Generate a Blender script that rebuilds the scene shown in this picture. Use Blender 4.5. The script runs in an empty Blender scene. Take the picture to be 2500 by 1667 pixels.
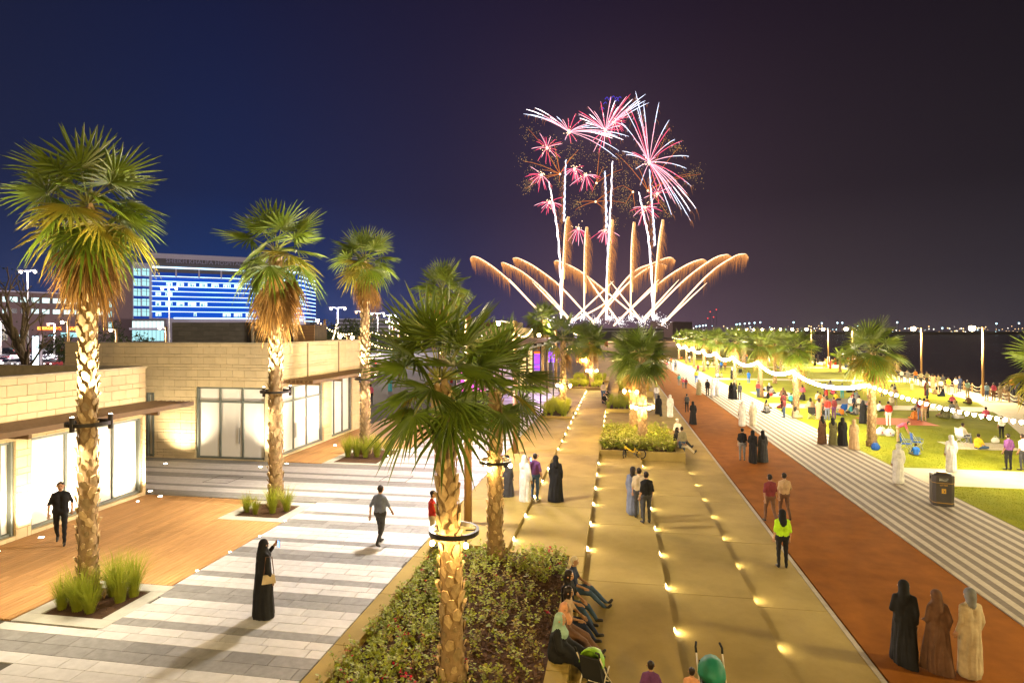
import bpy, bmesh, math, random
from mathutils import Vector, Matrix
R = math.radians
random.seed(7)
sc = bpy.context.scene
COL = sc.collection

# ------------------------------------------------------------------ camera
H = 6.1                                   # eye height over the plaza (z = 0); +Y runs along the promenade
FPX, HZ, YAW = 1500.0, 806.0, math.atan((1504 - 1250) / 1500.0)
SN, CS = math.sin(YAW), math.cos(YAW)
cd = bpy.data.cameras.new('camera'); cam = bpy.data.objects.new('camera', cd); COL.objects.link(cam)
cam.location = (0, 0, H); cam.rotation_euler = (R(90), 0, YAW)
cd.sensor_width = 36; cd.lens = 36 * FPX / 2500; cd.shift_y = -(833.5 - HZ) / 2500
cd.clip_start = .1; cd.clip_end = 6000
sc.camera = cam

# ------------------------------------------------------------------ night sky, faint moonlight, exposure
w = bpy.data.worlds.new('World'); sc.world = w; w.use_nodes = True
nt = w.node_tree; N_, L_ = nt.nodes, nt.links; N_.clear()
out = N_.new('ShaderNodeOutputWorld'); bg = N_.new('ShaderNodeBackground'); bg2 = N_.new('ShaderNodeBackground'); add = N_.new('ShaderNodeAddShader')
sky = N_.new('ShaderNodeTexSky'); sky.sky_type = 'NISHITA'; sky.sun_disc = False; sky.sun_elevation = R(-9); sky.sun_rotation = R(250)
L_.new(sky.outputs[0], bg2.inputs[0]); bg2.inputs[1].default_value = .05
tc = N_.new('ShaderNodeTexCoord'); sp = N_.new('ShaderNodeSeparateXYZ'); L_.new(tc.outputs['Generated'], sp.inputs[0])
def wramp(pts, src):
    r = N_.new('ShaderNodeValToRGB'); e = r.color_ramp.elements
    while len(e) < len(pts): e.new(.5)
    for k, (p, c) in enumerate(pts): e[k].position = p; e[k].color = (*c, 1)
    L_.new(src, r.inputs[0]); return r.outputs[0]
az = N_.new('ShaderNodeMapRange'); az.inputs[1].default_value = -.9; az.inputs[2].default_value = .62
L_.new(sp.outputs[0], az.inputs[0])
hor = wramp([(0, (.03, .04, .10)), (.22, (.004, .046, .21)), (.42, (.026, .034, .125)), (.60, (.105, .058, .100)), (.78, (.060, .044, .058)), (1, (.029, .028, .041))], az.outputs[0])
zen = wramp([(0, (.008, .009, .024)), (.25, (.004, .007, .036)), (.5, (.009, .006, .026)), (.7, (.008, .0042, .014)), (1, (.003, .0028, .0048))], az.outputs[0])
elev = wramp([(0, (0, 0, 0)), (.08, (.42, .42, .42)), (.20, (.80, .80, .80)), (.5, (1, 1, 1))], sp.outputs[2])
mixw = N_.new('ShaderNodeMix'); mixw.data_type = 'RGBA'
L_.new(elev, mixw.inputs[0]); L_.new(hor, mixw.inputs[6]); L_.new(zen, mixw.inputs[7])
L_.new(mixw.outputs[2], bg.inputs[0]); bg.inputs[1].default_value = 1.0
L_.new(bg.outputs[0], add.inputs[0]); L_.new(bg2.outputs[0], add.inputs[1]); L_.new(add.outputs[0], out.inputs[0])
sl = bpy.data.lights.new('moon', 'SUN'); so = bpy.data.objects.new('moon', sl); COL.objects.link(so)
sl.energy = .04; sl.angle = R(4); sl.color = (.8, .85, 1); so.rotation_euler = (R(50), 0, R(-60))
vs = sc.view_settings; vs.view_transform = 'Standard'; vs.look = 'None'; vs.exposure = 0; vs.gamma = 1; vs.use_curve_mapping = False
cy = sc.cycles
cy.use_denoising = True
try: cy.denoiser = 'OPENIMAGEDENOISE'
except Exception: pass
cy.max_bounces = 5; cy.diffuse_bounces = 3; cy.glossy_bounces = 2; cy.transmission_bounces = 3; cy.transparent_max_bounces = 6
cy.sample_clamp_indirect = 3.0; cy.sample_clamp_direct = 0; cy.caustics_reflective = False; cy.caustics_refractive = False
cy.use_light_tree = True; cy.blur_glossy = 1.0
KEY = 2.4                                  # overall level of the lamps

# ------------------------------------------------------------------ helpers
def G(u, v, z=0.0):                        # the point at height z that the photograph shows at (u, v)
    a = (u - 1250) / FPX; b = -(v - HZ) / FPX; t = (z - H) / b
    return Vector((t * (-SN + a * CS), t * (CS + a * SN), z))
def D(u, v, d):                            # the point at depth d
    a = (u - 1250) / FPX; b = -(v - HZ) / FPX
    return Vector((d * (-SN + a * CS), d * (CS + a * SN), H + d * b))
def link(o, parent=None):
    COL.objects.link(o)
    if parent is not None: o.parent = parent
    return o
def tag(o, label=None, cat=None, group=None, kind=None):
    if label: o['label'] = label
    if cat: o['category'] = cat
    if group: o['group'] = group
    if kind: o['kind'] = kind
    return o
def empty(name, loc=(0, 0, 0), rz=0, label=None, cat=None, group=None):
    o = bpy.data.objects.new(name, None); o.location = loc; o.rotation_euler = (0, 0, rz); o.empty_display_size = .2
    link(o); tag(o, label, cat, group); return o

MATS = {}
def pm(name, col, col2=None, rough=.75, scale=3.0, bump=0.0, bscale=60.0, metal=0.0, objvar=0.0, spec=.22, det=4.0, trans=0.0, coords='pos', stretch=None, alpha=None):
    m = bpy.data.materials.new(name); m.use_nodes = True; n = m.node_tree.nodes; l = m.node_tree.links
    b = n['Principled BSDF']; b.inputs['Roughness'].default_value = rough; b.inputs['Metallic'].default_value = metal
    b.inputs['Specular IOR Level'].default_value = spec
    if col2 is None: col2 = tuple(c * .72 for c in col)
    g = n.new('ShaderNodeNewGeometry'); vec = g.outputs['Position']
    if coords == 'obj': t = n.new('ShaderNodeTexCoord'); vec = t.outputs['Object']
    if stretch:
        mp = n.new('ShaderNodeMapping'); mp.inputs['Scale'].default_value = stretch; l.new(vec, mp.inputs[0]); vec = mp.outputs[0]
    t = n.new('ShaderNodeTexNoise'); t.inputs['Scale'].default_value = scale; t.inputs['Detail'].default_value = det; t.inputs['Roughness'].default_value = .62
    l.new(vec, t.inputs['Vector'])
    r = n.new('ShaderNodeMapRange'); r.inputs[1].default_value = .3; r.inputs[2].default_value = .7; l.new(t.outputs[0], r.inputs[0])
    mx = n.new('ShaderNodeMix'); mx.data_type = 'RGBA'; mx.inputs[6].default_value = (*col, 1); mx.inputs[7].default_value = (*col2, 1)
    l.new(r.outputs[0], mx.inputs[0]); c = mx.outputs[2]
    if objvar:
        oi = n.new('ShaderNodeObjectInfo'); mr = n.new('ShaderNodeMapRange'); mr.inputs[3].default_value = 1 - objvar; mr.inputs[4].default_value = 1 + objvar
        l.new(oi.outputs['Random'], mr.inputs[0]); h = n.new('ShaderNodeHueSaturation'); l.new(mr.outputs[0], h.inputs['Value']); l.new(c, h.inputs['Color']); c = h.outputs[0]
    l.new(c, b.inputs['Base Color'])
    if bump:
        t2 = n.new('ShaderNodeTexNoise'); t2.inputs['Scale'].default_value = bscale; t2.inputs['Detail'].default_value = 3; l.new(vec, t2.inputs['Vector'])
        bp = n.new('ShaderNodeBump'); bp.inputs['Strength'].default_value = bump; bp.inputs['Distance'].default_value = .02; l.new(t2.outputs[0], bp.inputs['Height']); l.new(bp.outputs[0], b.inputs['Normal'])
    if trans:
        tr = n.new('ShaderNodeBsdfTranslucent'); l.new(c, tr.inputs[0]); ms = n.new('ShaderNodeMixShader'); ms.inputs[0].default_value = trans
        o = n['Material Output']; l.new(b.outputs[0], ms.inputs[1]); l.new(tr.outputs[0], ms.inputs[2]); l.new(ms.outputs[0], o.inputs[0])
    MATS[name] = m; return m
def em(name, col, strength, sample=False):
    m = bpy.data.materials.new(name); m.use_nodes = True; n = m.node_tree.nodes; l = m.node_tree.links; n.clear()
    o = n.new('ShaderNodeOutputMaterial'); e = n.new('ShaderNodeEmission'); e.inputs[0].default_value = (*col, 1); e.inputs[1].default_value = strength; l.new(e.outputs[0], o.inputs[0])
    m.cycles.emission_sampling = 'FRONT_BACK' if sample else 'NONE'
    MATS[name] = m; return m
def mt(m): return MATS[m] if isinstance(m, str) else m

class MB:
    def __init__(s): s.v = []; s.f = []; s.m = []
    def add(s, vs, fs, m=0):
        k = len(s.v); s.v += [tuple(v) for v in vs]; s.f += [tuple(i + k for i in f) for f in fs]; s.m += [m] * len(fs)
    def box(s, x0, x1, y0, y1, z0, z1, m=0):
        s.add([(x0, y0, z0), (x1, y0, z0), (x1, y1, z0), (x0, y1, z0), (x0, y0, z1), (x1, y0, z1), (x1, y1, z1), (x0, y1, z1)],
              [(0, 3, 2, 1), (4, 5, 6, 7), (0, 1, 5, 4), (1, 2, 6, 5), (2, 3, 7, 6), (3, 0, 4, 7)], m)
    def obox(s, c, size, rz=0, m=0, tilt=None):
        M = Matrix.Rotation(rz, 3, 'Z')
        if tilt: M = M @ Matrix.Rotation(tilt[0], 3, 'X') @ Matrix.Rotation(tilt[1], 3, 'Y')
        hx, hy, hz = size[0] / 2, size[1] / 2, size[2] / 2; c = Vector(c)
        vs = [c + M @ Vector(p) for p in ((-hx, -hy, -hz), (hx, -hy, -hz), (hx, hy, -hz), (-hx, hy, -hz), (-hx, -hy, hz), (hx, -hy, hz), (hx, hy, hz), (-hx, hy, hz))]
        s.add(vs, [(0, 3, 2, 1), (4, 5, 6, 7), (0, 1, 5, 4), (1, 2, 6, 5), (2, 3, 7, 6), (3, 0, 4, 7)], m)
    def quad(s, a, b, c, d, m=0): s.add([a, b, c, d], [(0, 1, 2, 3)], m)
    def poly(s, pts, m=0): s.add(pts, [tuple(range(len(pts)))], m)
    def tube(s, pts, rad, n=6, m=0, cap=True, closed=False):
        pts = [Vector(p) for p in pts]; K = len(pts)
        if not isinstance(rad, (list, tuple)): rad = [rad] * K
        vs = []; up = None
        for i, p in enumerate(pts):
            if closed: t = pts[(i + 1) % K] - pts[i - 1]
            else: t = pts[min(i + 1, K - 1)] - pts[max(i - 1, 0)]
            if t.length < 1e-9: t = Vector((0, 0, 1))
            t.normalize()
            if up is None:
                up = Vector((0, 0, 1)) if abs(t.z) < .9 else Vector((0, 1, 0))
            a = t.cross(up)
            if a.length < 1e-6: a = t.cross(Vector((1, .3, 0)))
            a.normalize(); b = t.cross(a).normalized()
            for j in range(n):
                q = 2 * math.pi * j / n; vs.append(p + (a * math.cos(q) + b * math.sin(q)) * rad[i])
        fs = []
        for i in range(K if closed else K - 1):
            i2 = (i + 1) % K
            for j in range(n): fs.append((i * n + j, i * n + (j + 1) % n, i2 * n + (j + 1) % n, i2 * n + j))
        if cap and not closed: fs += [tuple(range(n))[::-1], tuple((K - 1) * n + j for j in range(n))]
        s.add(vs, fs, m)
    def lathe(s, prof, c=(0, 0, 0), n=12, m=0, sx=1, sy=1):
        vs = []; fs = []
        for r, z in prof:
            for j in range(n): q = 2 * math.pi * j / n; vs.append((c[0] + r * sx * math.cos(q), c[1] + r * sy * math.sin(q), c[2] + z))
        for i in range(len(prof) - 1):
            for j in range(n): fs.append((i * n + j, i * n + (j + 1) % n, (i + 1) * n + (j + 1) % n, (i + 1) * n + j))
        fs += [tuple(range(n))[::-1], tuple((len(prof) - 1) * n + j for j in range(n))]
        s.add(vs, fs, m)
    def caps(s, p0, p1, r0, r1, n=10, m=0):
        p0, p1 = Vector(p0), Vector(p1); d = p1 - p0; L = d.length or 1e-6; d = d / L
        pts = []; rs = []
        for q in (90, 55, 25): pts.append(p0 - d * r0 * math.sin(R(q))); rs.append(max(r0 * math.cos(R(q)), .002))
        pts += [p0, p1]; rs += [r0, r1]
        for q in (25, 55, 90): pts.append(p1 + d * r1 * math.sin(R(q))); rs.append(max(r1 * math.cos(R(q)), .002))
        s.tube(pts, rs, n, m)
    def mesh(s, name, mats, smooth=False):
        me = bpy.data.meshes.new(name); me.from_pydata(s.v, [], s.f)
        if not isinstance(mats, (list, tuple)): mats = [mats]
        for x in mats: me.materials.append(mt(x))
        if len(mats) > 1: me.polygons.foreach_set('material_index', s.m)
        if smooth: me.polygons.foreach_set('use_smooth', [True] * len(me.polygons))
        me.update(); return me
    def build(s, name, mats, parent=None, smooth=False, off=None, kind=None):
        o = bpy.data.objects.new(name, s.mesh(name, mats, smooth)); link(o, parent)
        if off is not None: o.location = off
        if kind: o['kind'] = kind
        return o
def mo(name, me, parent=None, loc=(0, 0, 0), rot=(0, 0, 0), scale=(1, 1, 1)):
    o = bpy.data.objects.new(name, me); o.location = loc; o.rotation_euler = rot; o.scale = scale; return link(o, parent)
CUBE = {}
def blk(name, parent, mat, c, size, rot=(0, 0, 0)):       # a block: shared unit cube, own size
    if mat not in CUBE:
        b = MB(); b.box(-.5, .5, -.5, .5, -.5, .5); CUBE[mat] = b.mesh('block', mat)
    return mo(name, CUBE[mat], parent, c, rot, size)
def ico(sub=1):
    bm = bmesh.new(); bmesh.ops.create_icosphere(bm, subdivisions=sub, radius=1); vs = [v.co.copy() for v in bm.verts]; fs = [tuple(v.index for v in f.verts) for f in bm.faces]; bm.free(); return vs, fs
ICO1, ICO2 = ico(1), ico(2)
def ball(mb, c, r, m=0, hi=False, sz=1.0):
    vs, fs = ICO2 if hi else ICO1; mb.add([(c[0] + v.x * r, c[1] + v.y * r, c[2] + v.z * r * sz) for v in vs], fs, m)
def spot(name, loc, target, power, col, angle=70, blend=.6, radius=.06, parent=None):
    d = bpy.data.lights.new(name, 'SPOT'); d.energy = power * KEY; d.color = col; d.spot_size = R(angle); d.spot_blend = blend; d.shadow_soft_size = radius
    o = bpy.data.objects.new(name, d); o.location = loc; v = Vector(target) - Vector(loc); o.rotation_euler = v.to_track_quat('-Z', 'Y').to_euler(); link(o); return o
def point(name, loc, power, col, radius=.12):
    d = bpy.data.lights.new(name, 'POINT'); d.energy = power * KEY; d.color = col; d.shadow_soft_size = radius
    o = bpy.data.objects.new(name, d); o.location = loc; link(o); return o
def struct(o): o['kind'] = 'structure'; return o

# ------------------------------------------------------------------ materials
WARM = (1, .70, .30); WARMW = (1, .83, .56); GOLD = (1, .62, .2)
pm('concrete', (.33, .24, .070), (.21, .148, .038), spec=.12, rough=.75, scale=.55, det=10, bump=.15, bscale=45, objvar=.04)
pm('concrete_joint', (.10, .08, .05))
pm('slab_light', (.52, .505, .495), (.42, .405, .395), rough=.6, scale=5, det=6, bump=.12, bscale=70, objvar=.09)
pm('slab_dark', (.245, .24, .235), (.175, .17, .165), rough=.6, scale=6, det=6, bump=.12, bscale=70, objvar=.16)
pm('border_stone', (.44, .43, .38), (.36, .35, .30), rough=.65, scale=3, bump=.1, objvar=.05)
pm('bedding', (.09, .08, .065), rough=.9)
pm('deck', (.52, .295, .118), (.39, .205, .075), rough=.55, scale=2.2, objvar=.12, stretch=(9, .7, 1), bump=.1, bscale=40)
pm('deck_gap', (.07, .035, .015), rough=.9)
pm('track', (.25, .088, .013), (.165, .055, .008), spec=.04, rough=.95, scale=1.3, det=9, bump=.25, bscale=120)
pm('kerb', (.36, .31, .24), (.28, .24, .18), scale=4, objvar=.06)
pm('dark_gap', (.05, .035, .025), rough=.9)
pm('paver_light', (.44, .38, .31), (.36, .31, .25), scale=8, bump=.1, rough=.8, spec=.12)
pm('paver_dark', (.17, .14, .115), (.125, .10, .082), scale=8, bump=.1, rough=.8, spec=.12)
pm('lawn', (.25, .25, .018), (.15, .175, .012), spec=.05, rough=.95, scale=.55, det=10, bump=.6, bscale=55)
pm('grass_blade', (.27, .275, .02), (.16, .19, .012), rough=.8, spec=.1, scale=2, trans=.3)
pm('path', (.50, .42, .31), (.42, .35, .25), spec=.15, rough=.7, scale=.6, det=7)
pm('asphalt', (.07, .07, .075), (.045, .045, .05), rough=.8, scale=.6, bump=.2)
pm('earth', (.09, .075, .05), (.06, .05, .035), rough=.9, scale=.2)
pm('soil', (.075, .035, .015), (.035, .018, .009), rough=.95, scale=14, bump=.5, bscale=60)
pm('mulch', (.11, .058, .026), (.05, .027, .013), rough=.9, scale=20)
pm('stone_block', (.68, .54, .32), (.60, .47, .27), rough=.7, scale=2.5, det=6, bump=.08, objvar=.06)
pm('stone_joint', (.22, .16, .08), rough=.9)
pm('coping', (.55, .46, .30), scale=4)
pm('frame_metal', (.20, .225, .205), (.16, .18, .165), rough=.4, metal=.3)
pm('film_white', (.83, .80, .75), (.80, .77, .72), rough=.45, scale=.8)
pm('canopy_brown', (.17, .10, .042), (.12, .07, .03), rough=.5, scale=3)
pm('roof_dark', (.08, .065, .045), (.05, .04, .03), rough=.9)
pm('grey_cladding', (.19, .175, .15), (.13, .12, .105), rough=.7, scale=1.5, stretch=(1, 1, 5), objvar=.12)
pm('brown_cladding', (.26, .145, .06), (.2, .11, .045), rough=.6, scale=1.5, stretch=(1, 1, 6))
pm('dark_metal', (.035, .030, .026), rough=.45, metal=.4)
pm('steel', (.5, .5, .48), rough=.35, metal=.7)
pm('wood_post', (.32, .19, .075), (.22, .125, .05), rough=.6, scale=4, stretch=(6, 6, .5))
pm('rope', (.6, .5, .34))
pm('trunk', (.30, .195, .095), (.185, .115, .052), rough=.85, scale=7, bump=.5, bscale=40)
pm('leaf_base', (.46, .33, .17), (.27, .18, .085), rough=.8, scale=9, objvar=.42, bump=.5, bscale=50, coords='obj')
pm('palm_green', (.165, .215, .014), (.085, .14, .010), rough=.42, scale=2.0, objvar=.30, trans=.28, coords='obj', spec=.5)
pm('palm_dark', (.115, .16, .012), (.058, .098, .009), rough=.40, scale=2.0, objvar=.30, trans=.22, coords='obj', spec=.5)
pm('palm_yellow', (.25, .19, .02), (.11, .13, .014), rough=.5, scale=1.6, objvar=.25, trans=.3, coords='obj')
pm('palm_dead', (.36, .19, .045), (.15, .085, .03), rough=.7, scale=3, objvar=.55, trans=.2, coords='obj')
pm('petiole', (.22, .24, .05), (.16, .15, .04), rough=.5, objvar=.2)
pm('tuft', (.33, .35, .03), (.2, .24, .02), rough=.6, scale=6, trans=.35, objvar=.1)
pm('shrub_leaf', (.32, .35, .03), (.15, .19, .018), rough=.5, scale=5, trans=.3)
pm('shrub_dry', (.27, .20, .045), (.13, .10, .025), rough=.7, scale=6, trans=.2)
pm('flower', (.45, .012, .03), (.30, .008, .02), rough=.6, scale=9, trans=.3)
pm('far_green', (.05, .075, .012), (.025, .04, .008), rough=.7, scale=1.2, objvar=.2)
pm('bark', (.22, .17, .10), (.13, .10, .06), rough=.9, scale=4)
pm('wall_mauve', (.20, .135, .135), (.17, .115, .115), rough=.8)
pm('wall_pale', (.58, .54, .64), (.50, .46, .55), rough=.8)
pm('wall_grey', (.13, .12, .13), (.11, .10, .11), rough=.8)
pm('glass_dark', (.02, .025, .04), rough=.15, spec=.6)
pm('white_plastic', (.75, .74, .72), rough=.4)
pm('rock', (.07, .06, .055), (.035, .03, .028), rough=.9, scale=2, objvar=.3)
pm('tyre', (.015, .015, .015), rough=.8)
pm('chrome', (.6, .6, .6), rough=.2, metal=.9)
em('bulb_warm', (1, .66, .24), 420 * KEY, True)
em('bulb_string', (1, .84, .56), 210 * KEY, True)
em('bulb_far', (1, .74, .38), 9)
em('lamp_globe', (1, .76, .42), 60)
em('step_glow', (1, .84, .55), 240 * KEY, True)
em('uplight_glow', (1, .9, .68), 40)
em('dot_warm', (1, .62, .26), 5); em('dot_cool', (.55, .88, 1), 6); em('dot_white', (1, .92, .8), 6); em('dot_red', (1, .05, .04), 3)
# ------------------------------------------------------------------ ground, sea, far shore
ZR = -.69
coast = [(27.5, 20), (28.5, 34), (31.5, 45), (34.5, 55), (37.0, 64), (38.6, 72), (41.4, 90), (42.5, 112), (43.2, 130), (44, 150), (46, 185), (50, 260), (58, 420), (80, 640)]
b = MB()
land = [(-2600, -200, -.80), (27, -200, -.80)] + [(x, y, -.80) for x, y in coast] + [(110, 900, -.80), (110, 2600, -.80), (-2600, 2600, -.80)]
b.poly(land); struct(b.build('ground', 'earth'))
sm = bpy.data.materials.new('sea'); sm.use_nodes = True; n = sm.node_tree.nodes; l = sm.node_tree.links; p = n['Principled BSDF']
p.inputs['Base Color'].default_value = (.028, .02, .024, 1); p.inputs['Roughness'].default_value = .24; p.inputs['Specular IOR Level'].default_value = .5
g = n.new('ShaderNodeNewGeometry'); t = n.new('ShaderNodeTexNoise'); t.inputs['Scale'].default_value = .9; t.inputs['Detail'].default_value = 5
mp = n.new('ShaderNodeMapping'); mp.inputs['Scale'].default_value = (1, .45, 1); l.new(g.outputs['Position'], mp.inputs[0]); l.new(mp.outputs[0], t.inputs['Vector'])
bp = n.new('ShaderNodeBump'); bp.inputs['Strength'].default_value = .5; bp.inputs['Distance'].default_value = .25; l.new(t.outputs[0], bp.inputs['Height']); l.new(bp.outputs[0], p.inputs['Normal'])
MATS['sea'] = sm
b = MB(); b.quad((-3000, -300, -1.9), (4500, -300, -1.9), (4500, 4000, -1.9), (-3000, 4000, -1.9)); struct(b.build('sea', 'sea'))
b = MB(); prof = []
random.seed(3)
for k in range(60):
    x = 60 + k * 45; y = 1250 + 60 * math.sin(k * .5); b.box(x, x + 45.5, y, y + 300, -1.9, 1.2 + 1.6 * random.random())
struct(b.build('far_shore', 'earth'))

# ------------------------------------------------------------------ plaza of striped slabs (x -10.45 .. -5.4)
b = MB(); b.box(-60, -5.41, -6, 140, -.80, -.022); bed = struct(b.build('plaza', 'bedding'))
random.seed(11)
rows = []
y = 12.53 - 2.6 * 3; SC = 2.6 / 2.625
while y < 62:
    for hgt, kind in ((.36, 1), (.36, 1), (.29, 0), (.29, 0), (.29, 1), (.345, 0), (.345, 0), (.345, 0)):
        rows.append((y, y + hgt * SC, kind)); y += hgt * SC
BOXES = [(-12.55, -10.35, 10.98, 13.1), (-12.75, -10.45, 18.0, 20.25), (-13.3, -10.45, 26.3, 30.2)]     # tree pits let into plaza and deck
slabs = []
for y0, y1, k in rows:
    ym = (y0 + y1) / 2
    if ym < 11.0: xs = [(-20.0, -5.42)]
    elif ym < 20.25: xs = [(-10.45, -5.42)]
    elif ym < 26.3: xs = [(-24.0, -5.42)]
    else: xs = [(-10.45, -5.42)]
    for xa, xb in xs:
        x = xa - random.random() * .8
        while x < xb - .02:
            L = random.choice((.6, .9, .9, 1.2)); a, c = max(x, xa), min(x + L, xb); x += L
            if c - a < .05: continue
            if any(q[0] - .01 < (a + c) / 2 < q[1] + .01 and q[2] < ym < q[3] for q in BOXES): continue
            slabs.append(((a + c) / 2, ym, c - a - .012, y1 - y0 - .012, k))
slabs = [s_ for s_ in slabs if s_[1] > 7.5]
def vis(s_):
    d = -SN * s_[0] + CS * s_[1]; r = CS * s_[0] + SN * s_[1]
    return d > 0 and abs(r / d) < .86
slabs = [s_ for s_ in slabs if vis(s_)]
slabs.sort(key=lambda s_: s_[0] ** 2 + s_[1] ** 2)
for s_ in slabs[:300]: blk('slab', bed, ('slab_light', 'slab_dark')[s_[4]], (s_[0], s_[1], -.02 + random.uniform(-.0015, .0015)), (s_[2], s_[3], .04))
b = MB()
for s_ in slabs[300:]: b.box(s_[0] - s_[2] / 2, s_[0] + s_[2] / 2, s_[1] - s_[3] / 2, s_[1] + s_[3] / 2, -.04, random.uniform(-.0015, .0015), s_[4])
o = b.build('far_slabs', ['slab_light', 'slab_dark'], bed, kind='stuff')

for i, (u, v, lab) in enumerate(((545, 1170, 'square access cover in the passage paving before the blank wall'), (968, 1168, 'square access cover in the plaza paving left of the nearest palm'))):
    p_ = G(u, v, .0); e = empty('access_cover', (p_.x, p_.y, 0), 0, lab, 'access cover', 'paving access covers')
    for a, c, q0, q1 in ((-.55, .55, -.55, -.53), (-.55, .55, .53, .55), (-.55, -.53, -.53, .53), (.53, .55, -.53, .53)): blk('frame', e, 'dark_gap', ((a + c) / 2, (q0 + q1) / 2, .001), (c - a, q1 - q0, .008))

# ------------------------------------------------------------------ timber decks, boards along the facades
def deck(name, x0, x1, y0, y1, holes):
    b = MB(); b.box(x0, x1, y0, y1, -.022, -.018); d = struct(b.build(name, 'deck_gap'))
    n_ = int((x1 - x0) / .142)
    for i in range(n_):
        xa = x0 + i * (x1 - x0) / n_; xm = xa + .071; segs = [(y0, y1)]
        for h in holes:
            if h[0] < xm < h[1]:
                new = []
                for a, c in segs:
                    if h[3] <= a or h[2] >= c: new.append((a, c)); continue
                    if h[2] > a: new.append((a, h[2]))
                    if h[3] < c: new.append((h[3], c))
                segs = new
        for a, c in segs:
            yy = a - random.random() * 1.5
            while yy < c:
                Lb = random.uniform(2.6, 3.6); p0, p1 = max(yy, a), min(yy + Lb, c); yy += Lb
                if p1 - p0 > .05: blk('board', d, 'deck', (xm, (p0 + p1) / 2, -.002 + random.uniform(-.0015, .0015)), (.124, p1 - p0 - .008, .03))
    return d
deck('timber_deck', -17.18, -10.46, 11.0, 20.22, BOXES)
deck('far_timber_deck', -15.72, -10.46, 26.32, 42.0, BOXES)

# ------------------------------------------------------------------ concrete terraces stepping down towards the track
LX = [-3.0, -.85, 1.24, 3.34]
TZ = [0.0, -.12, -.32, -.50, ZR]
TX = [-5.40, -3.0, -.85, 1.24, 3.34, 5.05]
random.seed(5)
NEAR_BED = (-4.98, -1.27, 6.0, 16.98)
def panels(parent, x0, x1, y0, y1, z, L, zb=-.80):
    y = y0
    while y < y1 - .01:
        e = min(y + L, y1)
        blk('concrete_panel', parent, 'concrete', ((x0 + x1) / 2, (y + e) / 2, (z + zb) / 2), (x1 - x0 - .006, e - y - .016, z - zb)); y = e
for k in range(5):
    b = MB(); b.box(TX[k] + .02, TX[k + 1] - .02, 17.02 if k < 2 else 6.5, 140, -.79, TZ[k] - .03); t_ = struct(b.build('terrace', 'concrete_joint'))
    if k == 0: panels(t_, TX[0], -4.98, 6.5, 17.0, TZ[0], 2.35); panels(t_, TX[0], TX[1], 17.0, 140, TZ[0], 4.7)
    elif k == 1: panels(t_, -1.27, TX[2], 6.5, 17.0, TZ[1], 4.7); panels(t_, TX[1], TX[2], 17.0, 140, TZ[1], 4.7)
    else: panels(t_, TX[k], TX[k + 1], 6.5, 140, TZ[k], 4.7)
# recessed step lights in every riser
SB = MB(); SB.box(-.02, .012, -.075, .075, -.035, .035); STEP_BODY = SB.mesh('housing', 'dark_metal')
SB = MB(); SB.quad((.016, -.06, .028), (.016, -.06, -.014), (.016, .06, -.014), (.016, .06, .028)); SB.quad((.016, -.06, -.014), (.03, -.06, -.026), (.03, .06, -.026), (.016, .06, -.014)); STEP_LENS = SB.mesh('lens', 'step_glow')
starts = [17.95, 18.1, 11.5, 11.55]; ORD = 'nearest second third fourth fifth sixth seventh eighth ninth tenth eleventh twelfth thirteenth fourteenth fifteenth sixteenth seventeenth eighteenth nineteenth twentieth'.split()
ORD += ['twenty-' + s_ for s_ in 'first second third fourth fifth sixth seventh eighth ninth'.split()]
LINE = ['leftmost step line', 'step line beside the seated women', 'step line running past the standing trio', 'rightmost step line nearest the red track']
for k in range(4):
    y = starts[k]; i = 0
    while y < 66 and i < 24:
        zz = TZ[k + 1] + .06
        hidden = (k in (1, 2) and 31.6 < y < 39.6) or (k == 3 and 31.6 < y < 39.0) or (k in (1, 2) and 48.8 < y < 52)
        if not hidden:
            e = empty('step_light', (LX[k], y, zz), 0, '%s recessed step light in the %s' % (ORD[i], LINE[k]), 'step light', 'recessed step lights')
            mo('housing', STEP_BODY, e); mo('lens', STEP_LENS, e)
        i += 1; y += 2.34

# ------------------------------------------------------------------ red running track, its kerbs, striped pavers, lawns, paths
b = MB(); b.box(5.22, 9.22, -2, 260, -.80, -.70); struct(b.build('running_track', 'track'))
b = MB(); b.box(5.05, 9.40, -2, 260, -.80, -.74); kb = struct(b.build('track_kerb', 'dark_gap'))
y = 6.0
while y < 120:
    blk('kerb_stone', kb, 'kerb', (5.105, y + .5, -.71), (.105, .99, .06)); blk('kerb_stone', kb, 'kerb', (9.315, y + .5, -.71), (.14, .99, .07)); y += 1.0
b = MB(); b.box(9.39, 13.62, -2, 260, -.80, -.705); pv = struct(b.build('striped_pavement', 'bedding'))
NR = 20; wR = (13.6 - 9.40) / NR
random.seed(9)
for i in range(NR):
    b = MB(); x0 = 9.40 + i * wR; y = 9.0 - random.random() * .3; k = i % 2
    while y < 60:
        b.box(x0 + .004, x0 + wR - .004, y, y + .296, -.72, ZR + random.uniform(-.0015, .0015)); y += .302
    b.box(x0 + .004, x0 + wR - .004, y, 260, -.72, ZR)
    b.build('paver_row', ('paver_light', 'paver_dark')[(i + 1) % 2], pv, kind='stuff')
near_edge = [(15.5, 14), (18.5, 26), (22.2, 36), (26, 45), (30, 54.5), (33.4, 64), (35.4, 75.5), (38.2, 92), (39.2, 112), (39.9, 130), (40.8, 150), (43, 185), (47, 260)]
def ne_x(y):
    for (xa, ya), (xb, yb) in zip(near_edge, near_edge[1:]):
        if ya <= y <= yb: return xa + (xb - xa) * (y - ya) / (yb - ya)
    return near_edge[0][0] if y < 14 else near_edge[-1][0]
PATHS = [(29.6, 33.2), (57.1, 60.4), (88, 91), (118, 121), (150, 153)]
ys = [8] + [v for p_ in PATHS for v in p_] + [258]
b = MB()
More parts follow.
